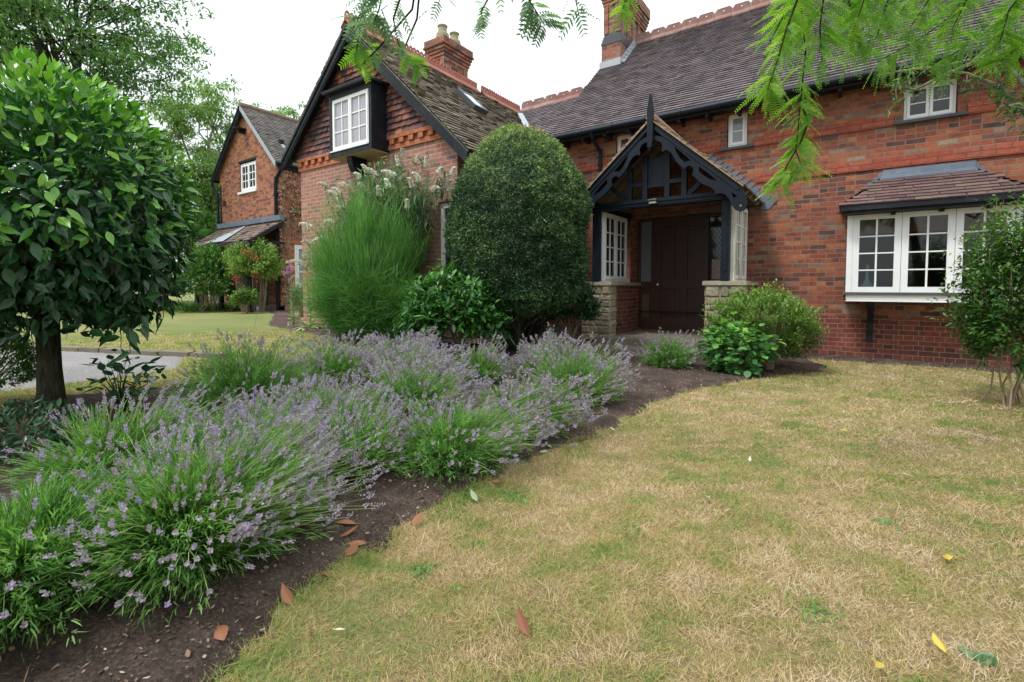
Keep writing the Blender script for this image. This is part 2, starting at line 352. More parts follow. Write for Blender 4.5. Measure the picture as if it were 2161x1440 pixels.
b.add(np.stack([X, Y, g(X)-.004], -1).reshape(-1, 3), np.stack([idx[:-1, :-1], idx[:-1, 1:], idx[1:, 1:], idx[1:, :-1]], -1).reshape(-1, 4))
struct(b.build('ground', LAWN, smooth=True))
struct(sheet('soil_bed', -5.3, 7.1, -1.3, 9.3, .03, soil_h, SOILM, lambda x, y: sdist(SOIL, x, y) > -.08))
struct(sheet('soil_border', -14.8, -5.3, 3.6, 9.2, .08, soil_h, SOILM, lambda x, y: sdist(SOIL, x, y) > -.1))
struct(sheet('driveway', -16, -5, -6, 2.6, .1, lambda x, y: g(x)+np.clip(sdist(DRIVE, x, y), -.2, .02)*.5, DRV, lambda x, y: sdist(DRIVE, x, y) > -.15))
# stone kerb along the drive: separate blocks in one edging
kb = MB(); kp = A([(-9.6, .55), (-8.25, 1.40), (-7.1, 1.86), (-6.26, 2.15), (-5.6, 2.5)])
for i in range(len(kp)-1):
    a, c = kp[i], kp[i+1]; L_ = np.linalg.norm(c-a); n = max(1, int(L_/.3))
    for k in range(n):
        p, q = a+(c-a)*(k+.04)/n, a+(c-a)*(k+.96)/n; z = g(p[0])+.01+U(-.006, .006)
        kb.bar((p[0], p[1], z), (q[0], q[1], g(q[0])+.01+U(-.006, .006)), .11+U(-.01, .01), .07, r=U(0, 1))
tag(kb.build('edging_kerb', STONE2), 'low row of worn stone edging blocks between grey drive and far lawn', 'kerb')

# ------------------------------------------------------------------ blades: leaves, petals, grass
def blades(mb, p, d, n, L, wd, prof=(1, 1, .1), droop=0., fold=0., r=.5, curl=0.):
    p = np.atleast_2d(p).astype(float); N = len(p); d = unit(np.broadcast_to(d, (N, 3))); n = np.broadcast_to(n, (N, 3))
    L = np.broadcast_to(np.asarray(L, float), (N,)); wd = np.broadcast_to(np.asarray(wd, float), (N,)); r = np.broadcast_to(np.asarray(r, float), (N,))
    droop = np.broadcast_to(np.asarray(droop, float), (N,))
    s = unit(np.cross(d, n)); n2 = np.cross(s, d); K = len(prof); t = np.linspace(0, 1, K)
    c = p[:, None]+d[:, None]*(L[:, None]*t)[..., None]
    c = c+n2[:, None]*(curl*L[:, None]*t**2)[..., None]; c[..., 2] -= (droop*L)[:, None]*t**2
    hw = (wd[:, None]*A(prof)[None]/2)[..., None]
    if fold:
        mid = c-n2[:, None]*hw*fold*2; V = np.stack([c-s[:, None]*hw, mid, c+s[:, None]*hw], 2); m = 3
    else: V = np.stack([c-s[:, None]*hw, c+s[:, None]*hw], 2); m = 2
    base = (np.arange(N)*K*m)[:, None]; F = []
    for k in range(K-1):
        for j in range(m-1): a = base+k*m+j; F.append(np.concatenate([a, a+1, a+m+1, a+m], 1))
    F = np.stack(F, 1).reshape(-1, 4)
    mb.add(V.reshape(-1, 3), F, np.repeat(r, (K-1)*(m-1)))
def rdir(n, up=0.): v = rng.normal(size=(n, 3)); v = unit(v); v[:, 2] += up; return unit(v)
OVAL = (.15, .8, 1, .75, .1); LANCE = (.2, 1, .8, .08); NARROW = (.8, 1, .15); ROUND = (.5, 1, 1.05, .75, .15)

# ------------------------------------------------------------------ house builders
def clip_poly(P, hp):
    a, b, c = hp; out = []
    for i in range(len(P)):
        p, q = P[i], P[(i+1) % len(P)]; dp = c-a*p[0]-b*p[1]; dq = c-a*q[0]-b*q[1]
        if dp >= 0: out.append(p)
        if dp*dq < 0: t = dp/(dp-dq); out.append((p[0]+(q[0]-p[0])*t, p[1]+(q[1]-p[1])*t))
    return out
def wall(mb, ax, pos, u0, u1, v0, v1, holes=(), clips=(), depth=.11):
    def f(u, v, o=0): return (u, pos+o, v) if ax == 'Y' else (pos-o, u, v)
    us = sorted({u0, u1}|{x for h in holes for x in h[:2] if u0 < x < u1}); vs = sorted({v0, v1}|{x for h in holes for x in h[2:] if v0 < x < v1})
    for i in range(len(us)-1):
        for j in range(len(vs)-1):
            cu, cv = (us[i]+us[i+1])/2, (vs[j]+vs[j+1])/2
            if any(h[0] < cu < h[1] and h[2] < cv < h[3] for h in holes): continue
            P = [(us[i], vs[j]), (us[i+1], vs[j]), (us[i+1], vs[j+1]), (us[i], vs[j+1])]
            for hp in clips: P = clip_poly(P, hp) if P else P
            if len(P) >= 3: mb.poly([f(*p) for p in P])
    for a, b_, c, d in holes:
        for (p, q) in (((a, c), (b_, c)), ((b_, c), (b_, d)), ((b_, d), (a, d)), ((a, d), (a, c))):
            mb.poly([f(*p), f(*q), f(*q, depth), f(*p, depth)])
def tiles(mb, O, Ud, Vd, wid, length, gauge=.1, tw=.165, keep=None, th=.018, rough=1.0, sag=.0, lift=.020):
    O, Ud, Vd = A(O, float), unit(Ud), unit(Vd); N = unit(np.cross(Ud, Vd))
    if N[2] < 0: N = -N
    nr = int(round(length/gauge)); nc = int(math.ceil(wid/tw))+1
    J, I = np.meshgrid(np.arange(nr), np.arange(-1, nc), indexing='ij'); J = J.ravel(); I = I.ravel()
    u0 = (I+np.where(J % 2, .5, 0.))*tw+rng.normal(0, .003, len(I)); u1 = u0+tw-.003
    u0 = np.clip(u0, 0, wid); u1 = np.clip(u1, 0, wid); v0 = J*gauge+rng.normal(0, .004*rough, len(I)); v1 = (J+1)*gauge+.012
    k = (u1-u0) > .01
    if keep is not None:
        C = O+Ud*((u0+u1)/2)[:, None]+Vd*(v0+gauge/2)[:, None]; k &= keep(C[:, 0], C[:, 1], C[:, 2])
    J, u0, u1, v0, v1 = J[k], u0[k], u1[k], v0[k], v1[k]; n = len(u0)
    base = sag*np.sin(u0*1.1+J*.05)*.5
    ha = base+lift+rng.normal(0, .0025*rough, n)+np.where(rng.random(n) < .04, .012, 0)*rough; hb = ha+rng.normal(0, .002*rough, n); h1 = base+.002
    def P(u, v, h): return O+Ud*u[:, None]+Vd*v[:, None]+N*h[:, None]
    V = np.stack([P(u0, v0, ha), P(u1, v0, hb), P(u1, v1, h1), P(u0, v1, h1), P(u0, v0, ha-th), P(u1, v0, hb-th)], 1).reshape(-1, 3)
    b_ = (np.arange(n)*6)[:, None]
    F = np.concatenate([b_+A([[0, 1, 2, 3]]), b_+A([[4, 5, 1, 0]])], 0); T = np.concatenate([b_+A([[4, 0, 3]]), b_+A([[5, 2, 1]])], 0)
    r = np.clip(rng.beta(2.2, 2.2, n), 0, 1)
    mb.add(V, F, np.concatenate([r, r])); mb.n -= len(V); mb.v.pop()
    mb.v.append(V); mb.n += len(V); base_i = mb.n-len(V); mb.t.append(T+base_i); mb.tr.append(np.concatenate([r, r]))
def ring(cx, cy, r, n=10): return [(cx+r*math.cos(i*2*math.pi/n), cy+r*math.sin(i*2*math.pi/n)) for i in range(n)]
def crest(mb, a, b_, z, kind, count):                   # decorated ridge tiles from a to b at height z
    a, b_ = A(a, float), A(b_, float); d = unit(b_-a); Ln = np.linalg.norm(b_-a)/count; nrm = A([-d[1], d[0]])
    for i in range(count):
        o = a+d*Ln*i; r = U(0, 1); zz = z+U(-.006, .006); g_ = .004
        def f(s_, h, t, o=o): q = o+d*s_+nrm*(t-.015); return (q[0], q[1], zz+h)
        if kind == 'oct': out = [(g_, .0), (Ln-g_, 0), (Ln-g_, .13), (Ln-.055, .19), (.055, .19), (g_, .13)]; holes = [ring(Ln/2, .125, .02)]
        elif kind == 'loop':
            out = [(g_, 0), (Ln-g_, 0), (Ln-g_, .10)]; k = 3; w_ = (Ln-2*g_)/k; holes = []
            for q in range(k-1, -1, -1):
                c = g_+w_*(q+.5); out += [(c+w_*.46*math.cos(t), .13+.055*math.sin(t)) for t in np.linspace(0, math.pi, 7)]; holes.append(ring(c, .125, .026, 8))
            out.append((g_, .10))
        else:
            out = [(g_, 0), (Ln-g_, 0), (Ln-g_, .16), (g_, .16)]; holes = [ring(Ln*(q+.5)/3, .10, .014, 6) for q in range(3)]
        mb.plate(out, holes, f, .03, r)
        for sg in (1, -1):                                # the saddle of the ridge tile
            p0, p1 = o+d*g_, o+d*(Ln-g_); q = nrm*sg*.12
            mb.add([(p0[0], p0[1], zz+.05), (p1[0], p1[1], zz+.05), (p1[0]+q[0], p1[1]+q[1], zz-.075), (p0[0]+q[0], p0[1]+q[1], zz-.075),
                    (p0[0], p0[1], zz+.02), (p1[0], p1[1], zz+.02), (p1[0]+q[0], p1[1]+q[1], zz-.105), (p0[0]+q[0], p0[1]+q[1], zz-.105)],
                   [(0, 1, 2, 3), (7, 6, 5, 4), (3, 2, 6, 7), (0, 3, 7, 4), (1, 5, 6, 2)], r)
def window(parent, name, ax, pos, u0, u1, v0, v1, lights, cols, rows, fmat, gmat, fr=.045, sash=.035, bar=.016, dep=.05, label=None, row_split=None):
    """casement window; front face of the frame at pos; returns the frame object, pane is its child"""
    fm = MB()
    def bx(a, b_, c, d, o0, o1):
        if ax == 'Y': fm.box(a, b_, pos+o0, pos+o1, c, d)
        else: fm.box(min(pos-o0, pos-o1), max(pos-o0, pos-o1), a, b_, c, d)
    bx(u0, u0+fr, v0, v1, 0, dep+.02); bx(u1-fr, u1, v0, v1, 0, dep+.02); bx(u0+fr, u1-fr, v0, v0+fr, 0, dep+.02); bx(u0+fr, u1-fr, v1-fr, v1, 0, dep+.02)
    lw = (u1-u0-2*fr)/lights
    for l in range(lights):
        a = u0+fr+l*lw+.003; b_ = a+lw-.006; c, d = v0+fr+.003, v1-fr-.003
        bx(a, a+sash, c, d, -.008, dep-.01); bx(b_-sash, b_, c, d, -.008, dep-.01); bx(a+sash, b_-sash, c, c+sash*1.3, -.008, dep-.01); bx(a+sash, b_-sash, d-sash, d, -.008, dep-.01)
        rs = row_split or [k/rows for k in range(1, rows)]
        for k in range(1, cols): x = a+sash+(b_-a-2*sash)*k/cols; bx(x-bar/2, x+bar/2, c+sash*1.3, d-sash, .004, .03)
        for q in rs: z = c+sash*1.3+(d-c-sash*2.3)*q; bx(a+sash, b_-sash, z-bar/2, z+bar/2, .006, .028)
    o = fm.build(name, fmat, parent)
    if label: o['label'] = label
    pm = MB()
    if ax == 'Y': pm.box(u0+fr, u1-fr, pos+.018, pos+.024, v0+fr, v1-fr)
    else: pm.box(pos-.024, pos-.018, u0+fr, u1-fr, v0+fr, v1-fr)
    pm.build('pane', gmat, o)
    return o
def sweep_gutter(mb, a, b_, r=.055):
    mb.tube([a, b_], r, 10)

H = thing('brick_house', 'red brick house with steep tiled roofs, tile hung gable, black timber porch and white windows', 'house', (-4.0, 8.9, 0.0))
# ---- main range, front wall at y 8.9
YW = 8.9
m = MB()
bay = (.06, 1.66, .98, 2.10)
wall(m, 'Y', YW, -4.95, 6.5, .62, 3.385, holes=[bay, (-3.33, -1.72, .28, 2.36)], depth=.14)
wall(m, 'Y', YW, -4.95, 6.5, 3.385, 4.12, holes=[(-1.76, -1.44, 3.385, 3.99), (.575, 1.15, 3.385, 3.92), (-3.76, -3.44, 3.385, 3.99), (3.2, 3.8, 3.385, 3.92)], depth=.14)
wall(m, 'X', -5.0, 8.9, 12.0, 0, 4.2); wall(m, 'X', 6.5, 8.9, 12.0, 0, 7.2, clips=[(.9, -0.0, 99), (-.9, 1, 4.08-.9*8.5)])
wall(m, 'X', -5.04, 8.6, 12.0, 3.4, 7.2, clips=[(-.9, 1, 4.03-.9*8.5)])
m.build('front_wall', BR_MAIN, H)
m = MB(); wall(m, 'Y', YW, -4.95, 6.5, -.2, .62, holes=[(-3.33, -1.72, .28, .62)], depth=.14); m.build('plinth_wall', BR_LOW, H)
m = MB(); m.box(-4.95, -3.62, YW-.028, YW+.02, 2.79, 2.94); m.box(-1.30, 6.5, YW-.028, YW+.02, 2.79, 2.94)
m.build('string_course', BR_RED, H)
m = MB(); hs_ = [(-1.76, -1.44, 3.385, 3.6), (.575, 1.15, 3.385, 3.6)]
for a, c in ((-4.95, -3.86), (-3.35, -1.86), (-1.34, .475), (1.25, 6.5)): m.box(a, c, YW-.028, YW+.02, 3.386, 3.535)
m.build('string_course', BR_RED, H)
for a, c in ((-3.86, -3.35), (-1.86, -1.34), (.475, 1.25)):
    m = MB(); m.box(a, c, YW-.06, YW+.1, 3.385, 3.425); m.build('window_sill', BLUEBR, H)
# small upper windows
window(H, 'window', 'Y', YW+.05, -1.745, -1.455, 3.44, 3.985, 1, 1, 2, WHITE, GL_BLUE, fr=.03, sash=.035, row_split=[.47])
window(H, 'window', 'Y', YW+.05, .585, 1.14, 3.43, 3.915, 2, 1, 2, WHITE, GL_DARK, fr=.03, sash=.035, row_split=[.47])
window(H, 'window', 'Y', YW+.05, -3.745, -3.455, 3.44, 3.985, 1, 1, 2, WHITE, GL_WARM, fr=.03, sash=.035, row_split=[.47])
# main roof
s_ = .9; nv = unit(A([0, 1, s_])); EY, EZ = 8.5, 4.06
m = MB(); RY = 12.0; RZ = EZ+s_*(RY-EY); SL = math.hypot(RY-EY, RZ-EZ)
tiles(m, (-5.1, EY, EZ), (1, 0, 0), nv, 11.8, SL, SL/48, sag=.012, keep=lambda x, y, z: ~((x < -4.6) & (y > 11.1)), rough=.35, th=.03, lift=.030)
m.poly([(-5.06, EY+.02, EZ-.03), (6.7, EY+.02, EZ-.03), (6.7, RY, RZ-.03), (-5.06, RY, RZ-.03)])
m.poly([(-5.1, RY, RZ), (6.7, RY, RZ), (6.7, RY+3.5, EZ), (-5.1, RY+3.5, EZ)])
for k in range(48):                                      # verge edge undercloak
    y = EY+k*(RY-EY)/48
    if y < 11.1: m.box(-5.1, -5.0, y, y+.07, EZ-.045+s_*(y-EY), EZ-.005+s_*(y-EY), U(0, 1))
roof = m.build('main_roof', TILE_MAIN, H)
m = MB(); crest(m, (-4.55, RY), (6.7, RY), RZ+.02, 'oct', 30); m.build('ridge_crest', TERRA2, roof)
m = MB(); m.tube([(-5.08, EY-.03, EZ-.02), (6.7, EY-.03, EZ-.02)], .052, 12)
for x in np.arange(-4.9, 6.5, .62): m.tube([(x-.02, EY-.03, EZ-.02), (x+.02, EY-.03, EZ-.02)], .06, 12)
m.build('gutter', BLACKP, H)
m = MB(); m.box(-5.05, 6.6, EY+.04, EY+.07, EZ-.10, EZ-.0); m.box(-5.05, 6.6, EY+.07, YW+.0, EZ-.05, EZ-.03)
for x in np.arange(-4.8, 6.5, .46): m.box(x, x+.05, EY+.07, YW, EZ-.14, EZ-.05)
m.build('eaves_boards', BLACKW, H)
def downpipe(pts, r=.034, clips=()):
    m = MB(); m.tube(pts, r, 10)
    for z in clips: m.tube([(pts[-1][0], pts[-1][1], z), (pts[-1][0], pts[-1][1], z+.05)], r*1.35, 10)
    return m.build('downpipe', BLACKP, H)
downpipe([(-4.08, EY-.02, EZ-.05), (-4.08, EY+.02, EZ-.14), (-4.07, 8.75, EZ-.27), (-4.06, 8.84, EZ-.34), (-4.06, 8.845, EZ-.6), (-4.06, 8.845, .4)], .034, (3.7, 3.45, 3.1))
# main chimney
def chimney(name, x0, x1, y0, y1, stages, mat, rr, extra=None):
    m = MB()
    for i, (z0, z1, e) in enumerate(stages): m.box(x0-e, x1+e, y0-e, y1+e, z0, z1)
    return m.build(name, mat, H)
ch = chimney('chimney', -5.08, -4.60, 11.10, 12.9, [(5.6, 6.93, .0)], BR_CHIM, 1)
m = MB(); m.box(-5.02, -4.66, 11.16, 12.84, 7.2, 7.86); 
for a, c in ((-5.045, -4.93), (-4.75, -4.635)):
    m.box(a, c, 11.13, 11.24, 7.2, 7.951); m.box(a, c, 12.7, 12.87, 7.2, 7.951)
for y in (11.28, 11.62, 11.98, 12.34): m.box(-5.039, -4.641, y, y+.15, 7.2, 7.95)
for i, z in enumerate((7.86, 7.94, 8.02, 8.10, 8.2)): m.box(-5.06-.022*i, -4.62+.022*i, 11.12-.022*i, 12.88+.022*i, z, z+.075 if i < 4 else 8.45)
m.build('chimney_shaft', BR_CHIM, ch)
m = MB()
for i in range(4): m.box(-5.09+.018*i, -4.59-.018*i, 11.09+.018*i, 12.91-.018*i, 6.93+.07*i, 6.998+.07*i)
m.build('weathering_course', BLUEBR, ch)
m = MB(); zr = lambda y: EZ+s_*(y-EY)+.02
m.box(-5.1, -4.56, 11.02, 11.099, zr(11.02)-.04, zr(11.1)+.09)
for i in range(9): y = 11.1+i*.1; m.add([(-4.585, y, zr(y)), (-4.585, y+.1, zr(y+.1)), (-4.585, y+.1, zr(y)+.20), (-4.585, y, zr(y)+.12)], [(0, 1, 2, 3)])
m.add([(-4.585, 11.05, zr(11.05)+.01), (-4.585, 12.0, zr(12.0)+.01), (-4.47, 12.0, zr(12.0)+.012), (-4.47, 11.05, zr(11.05)+.012)], [(0, 1, 2, 3)])
m.build('lead_flashing', LEADW, ch)

# ---- link roof between the ranges
m = MB(); LY, LZ = 10.8, 5.74; ly0 = 8.55; lz0 = LZ-s_*(LY-ly0); Ll = math.hypot(LY-ly0, LZ-lz0)
tiles(m, (-7.3, ly0, lz0), (1, 0, 0), nv, 2.27, Ll, Ll/31, sag=.008, keep=lambda x, y, z: z > 5.62-.95*(x+7.25), rough=.35, th=.026, lift=.026)
m.poly([(-7.3, ly0, lz0-.03), (-5.03, ly0, lz0-.03), (-5.03, LY, LZ-.03), (-7.3, LY, LZ-.03)]); m.poly([(-7.3, LY, LZ), (-5.03, LY, LZ), (-5.03, LY+3, LZ-2.7), (-7.3, LY+3, LZ-2.7)])
lr = m.build('link_roof', TILE_MAIN, H)
m = MB(); crest(m, (-7.22, LY), (-5.06, LY), LZ+.02, 'oct', 6); m.build('ridge_crest', TERRA2, lr)
m = MB()
def val(x): z = 5.65-.95*(x+7.25); return z, LY+(z-LZ)/s_
for i in range(8):
    xa, xb = -7.1+i*.2, -6.9+i*.2; za, ya = val(xa); zb, yb = val(xb)
    m.add([(xa-.02, ya-.10, za+.05), (xa+.06, ya+.03, za+.07), (xb+.06, yb+.03, zb+.07), (xb-.02, yb-.10, zb+.05)], [(0, 1, 2, 3)])
m.build('valley_lead', LEADW, lr)

# ---- gabled wing, front at y 5.6
WF = 5.6; WX = -7.25; WZ = 5.65; ws = .95
clipW = [(-ws, 1, WZ-.06-ws*WX), (ws, 1, WZ-.06+ws*WX)]
m = MB()
wall(m, 'Y', WF, -9.08, -4.92, -.1, 3.375, holes=[(-5.32, -5.0, 1.2, 2.4)], clips=clipW, depth=.1)
wall(m, 'X', -4.92, WF, 8.9, -.1, 3.35); wall(m, 'X', -9.08, WF, 11.5, -.1, 3.75)
m.build('wing_wall', BR_WING, H)
window(H, 'window', 'Y', WF+.05, -5.315, -5.005, 1.21, 2.39, 1, 1, 3, WHITE, GL_DARK)
m = MB(); m.box(-9.11, -5.02, WF-.03, WF+.02, 3.375, 3.45)
wall(m, 'Y', WF-.008, -9.10, -4.9, 3.45, 3.60, clips=clipW)
m.add([(-9.11, WF-.03, 3.375), (-9.11, WF+.2, 3.375), (-9.11, WF+.2, 3.6), (-9.11, WF-.03, 3.6)], [(0, 1, 2, 3)])
x = -9.07
while x < -5.3:
    if not (-7.56 < x+.05 < -6.45): m.box(x, x+.105, WF-.062, WF-.01, 3.455, 3.535)
    x += .225
m.box(-9.11, -5.18, WF-.066, WF-.009, 3.54, 3.60)
m.build('dentil_course', BR_DENT, H)
# hung tiles in the gable
m = MB(); z0 = 3.605
nr = int((WZ-z0)/.098)
for j in range(nr):
    z = z0+j*.098; half_l = (WZ-.10-z)/ws; xa, xb = WX-half_l-.02, WX+half_l+.02; nc = int((xb-xa)/.168)+2
    off = .084*(j % 2)
    for i in range(-1, nc):
        a = WX+math.floor((xa-WX)/.168)*.168+i*.168+off; b_ = a+.166
        if b_ < xa+.02 or a > xb-.02: continue
        a = max(a, xa); b_ = min(b_, xb)
        if b_ > -7.56 and a < -6.44 and 3.3 < z+.05 < 4.42: 
            if a >= -7.56 and b_ <= -6.44: continue
            if a < -7.56: b_ = min(b_, -7.555)
            else: a = max(a, -6.445)
        if b_-a < .02: continue
        r = U(0, 1); d0 = .055+U(-.006, .012); d1 = d0+U(-.008, .008); lift = U(-.004, .004)
        zc = z+lift; cv = U(.004, .010); mid = (a+b_)/2
        y0, y1, yb = WF-d0, WF-d1, WF-.028
        V = [(a, y0, zc+cv), (mid, (y0+y1)/2-.006, zc-cv*.5), (b_, y1, zc+cv), (a, yb, z+.108), (mid, yb, z+.108), (b_, yb, z+.108), (a, WF-.03, zc+cv), (mid, WF-.03, zc-cv*.5), (b_, WF-.03, zc+cv)]
        m.add(V, [(0, 1, 4, 3), (1, 2, 5, 4), (6, 7, 1, 0), (7, 8, 2, 1), (6, 0, 3, 3), (8, 5, 2, 2)][:4], r)
m.poly([(-9.3, WF-.002, z0-.02), (-5.1, WF-.002, z0-.02), (WX, WF-.002, WZ-.05)])
m.build('hung_tiles', TILE_HANG, H)
# wing roof
m = MB(); vR = unit(A([-1, 0, ws])); vL = unit(A([1, 0, ws])); VF = 5.36; WB = 11.0
Lr = math.hypot(2.75, 2.75*ws); Llf = math.hypot(2.15, 2.15*ws)
kp_ = lambda x, y, z: ~((y > 8.86) & (x > -5.02)) & ~((y > 8.6) & (z < LZ-.05+s_*(y-LY))) & ~((y > 9.1) & (z < 3.5))
tiles(m, (WX+2.75, VF, WZ-2.75*ws), (0, 1, 0), vR, WB-VF, Lr, Lr/37, keep=kp_, rough=1.7, sag=.02, th=.022, lift=.024)
tiles(m, (WX-2.15, VF, WZ-2.15*ws), (0, 1, 0), vL, WB-VF, Llf, Llf/29, rough=1.6, sag=.01)
m.poly([(WX+2.72, VF+.02, WZ-2.72*ws-.03), (WX+2.72, 8.88, WZ-2.72*ws-.03), (WX, 8.88, WZ-.03), (WX, VF+.02, WZ-.03)])
m.poly([(WX+2.2, 8.88, WZ-2.2*ws-.03), (WX+.0, 10.7, WZ-.03), (WX, 8.88, WZ-.03)])
m.poly([(WX-2.12, VF+.02, WZ-2.12*ws-.03), (WX-2.12, WB, WZ-2.12*ws-.03), (WX, WB, WZ-.03), (WX, VF+.02, WZ-.03)])
for sg, n in ((1, 37), (-1, 29)):
    for k in range(n):
        t0 = (2.75 if sg > 0 else 2.15)*(1-k/n); x = WX+sg*t0; z = WZ-t0*ws
        m.add([(x, VF-.004, z-.035), (x-sg*.07, VF-.004, z+.032), (x-sg*.075, VF-.004, z+.055+U(-.004, .004)), (x, VF-.004, z-.012+U(-.004, .004))], [(0, 1, 2, 3)], U(0, 1))
wr = m.build('wing_roof', TILE_MOSS, H)
m = MB(); crest(m, (WX, VF-.02), (WX, 8.0), WZ+.02, 'loop', 9); crest(m, (WX, 8.0), (WX, 8.95), WZ+.02, 'flat', 3); m.build('ridge_crest', TERRA, wr)
m = MB(); crest(m, (WX, 9.12), (WX, 10.75), WZ+.02, 'loop', 6); m.build('ridge_crest', TERRA, wr)
# bargeboards of the wing
def barge(sg, X0, Z0, slope, run, y, parent, mat, h=.17, th=.035, mould=True, drop=.03):
    m = MB(); n = unit(A([sg, -slope])); e = (n[0], n[1])
    a = A([X0, Z0-drop]); b_ = A([X0+sg*run, Z0-drop-run*slope]); dn = A([0, -1])*h
    def f(x, z, t): return (x, y+t, z)
    m.plate([tuple(a), tuple(b_), tuple(b_+dn*.8+A([-sg*.05, 0])), tuple(a+dn*1.25)], [], f, th)
    if mould:
        m.plate([tuple(a+A([0, .015])), tuple(b_+A([0, .015])), tuple(b_+dn*.28), tuple(a+dn*.28)], [], lambda x, z, t: (x, y-.022+t, z), .022)
        m.plate([tuple(a+dn*.95), tuple(b_+dn*.7), tuple(b_+dn*.8), tuple(a+dn*1.07)], [], lambda x, z, t: (x, y-.012+t, z), .012)
    return m.build('bargeboard', mat, parent)
barge(1, WX, WZ, ws, 2.73, VF+.02, H, BLACKW, h=.20)
barge(-1, WX, WZ, ws, 2.12, VF+.02, H, BLACKW, h=.20)
m = MB()                                                  # soffit behind the barge
for sg, run in ((1, 2.7), (-1, 2.1)):
    m.add([(WX, VF+.06, WZ-.12), (WX+sg*run, VF+.06, WZ-.12-run*ws), (WX+sg*run, WF-.03, WZ-.12-run*ws), (WX, WF-.03, WZ-.12)], [(0, 1, 2, 3)])
m.build('soffit', BLACKW, H)
# skylight
m = MB(); Nn = unit(A([ws, 0, 1])); T1 = A([0, 1, 0]); T2 = vR
c0 = A([-6.02, 7.30, WZ-ws*(-6.02-WX)])+Nn*.02
def onr(u, v, h): return c0+T1*u+T2*v+Nn*h
sw, sl = .42, .62
for (a, b_, c, d) in ((0, sw, 0, .07), (0, sw, sl-.07, sl), (0, .06, .07, sl-.07), (sw-.06, sw, .07, sl-.07)):
    V = [onr(u, v, h) for h in (0, .085) for v in (c, d) for u in (a, b_)]
    m.add(V, [(0, 2, 3, 1), (4, 5, 7, 6), (0, 1, 5, 4), (2, 6, 7, 3), (0, 4, 6, 2), (1, 3, 7, 5)])
sk = m.build('skylight', plain('skylight_frame_grey', (.05, .06, .07), None, .5), H)
m = MB(); m.add([onr(.06, .07, .075), onr(sw-.06, .07, .075), onr(sw-.06, sl-.07, .075), onr(.06, sl-.07, .075)], [(0, 1, 2, 3)])
m.build('pane', glassmat('skylight_pane', (.75, .8, .84), .25), sk)
# oriel window of the wing gable
m = MB(); ox0, ox1, oy, oz0, oz1 = -7.56, -6.43, 5.22, 3.34, 4.42
m.box(ox0, ox0+.07, oy, WF+.02, oz0, oz1); m.box(ox1-.07, ox1, oy, WF+.02, oz0, oz1)
m.box(ox0+.07, ox1-.07, oy, oy+.06, oz0, oz0+.09); m.box(ox0+.07, ox1-.07, oy, oy+.06, oz1-.1, oz1)
m.box(ox0-.01, ox1+.01, oy-.012, oy+.0, oz0-.01, oz0+.085)
ori = m.build('oriel_window', BLACKW, H)
m = MB(); m.box(ox0-.07, ox1+.07, oy-.09, WF-.03, oz1, oz1+.03); m.box(ox0-.075, ox1+.075, oy-.095, oy-.05, oz1+.012, oz1+.05); m.box(ox0-.04, ox1+.04, oy-.05, WF-.03, oz1+.03, oz1+.055); m.build('flat_roof', BLACKW, ori)
m = MB(); m.box(ox0+.01, ox1-.01, oy+.01, WF, oz0-.018, oz0-.003); m.build('underside_board', PLY, ori)
window(ori, 'casement', 'Y', oy+.012, ox0+.075, ox1-.075, oz0+.09, oz1-.10, 2, 2, 3, WHITE, GL_NET, fr=.025, sash=.036, bar=.02)
m = MB(); m.box(ox0+.06, ox1-.06, oy-.035, oy+.02, oz0+.075, oz0+.095); m.build('sill', WHITE, ori)
m = MB(); out = [(WF, oz0-.02), (oy+.06, oz0-.02), (oy+.065, oz0-.08)]+[(WF-.27*math.cos(t)-.03, oz0-.10-.24*math.sin(t)) for t in np.linspace(.1, 1.5, 8)]+[(WF, oz0-.36)]
m.plate(out, [], lambda a, b_, t: (-7.17+t, a, b_), .13); m.box(-7.19, -7.02, WF-.05, WF+.01, oz0-.40, oz0-.33); m.build('bracket', BLACKP, ori)
# wing chimney
cx0, cx1, cy0, cy1 = -7.86, -7.45, 8.05, 8.84
m = MB(); m.box(cx0, cx1, cy0, cy1, 4.9, 6.25)
for a, c in ((8.06, 8.18), (8.40, 8.49), (8.71, 8.84)): m.box(cx0-.02, cx1+.02, a, c, 5.5, 6.25)
for a, c in ((cx0-.01, cx0+.1), (cx1-.1, cx1+.012)): m.box(a, c, cy0-.016, cy0+.1, 5.5, 6.249)
for i, z in enumerate((6.11, 6.18, 6.25, 6.32)): m.box(cx0-.022*(i+1), cx1+.022*(i+1), cy0-.022*(i+1), cy1+.022*(i+1), z, z+.062)
m.box(cx0-.12, cx1+.12, cy0-.12, cy1+.12, 6.39, 6.42); m.box(cx0-.1, cx1+.1, cy0-.1, cy1+.1, 6.42, 6.56)
for yy in (8.25, 8.62): m.box(cx0+.02, cx1-.02, yy-.17, yy+.17, 6.56, 6.64)
c2 = m.build('chimney', BR_CHIM, H)
for yy, hh in ((8.24, .30), (8.64, .30)):
    m = MB(); z = 6.64; xx = -7.66
    m.tube([(xx, yy, z), (xx, yy, z+.1), (xx, yy, z+.13), (xx, yy, z+.16), (xx, yy, z+.26), (xx, yy, z+.29), (xx, yy, z+.31)], [.15, .145, .14, .10, .092, .115, .115], 16)
    for an in range(4): t = an*math.pi/2+.5; m.box(xx+.1*math.cos(t)-.025, xx+.1*math.cos(t)+.025, yy+.1*math.sin(t)-.025, yy+.1*math.sin(t)+.025, z+.07, z+.135)
    m.build('chimney_pot', POTC, c2, smooth=False)

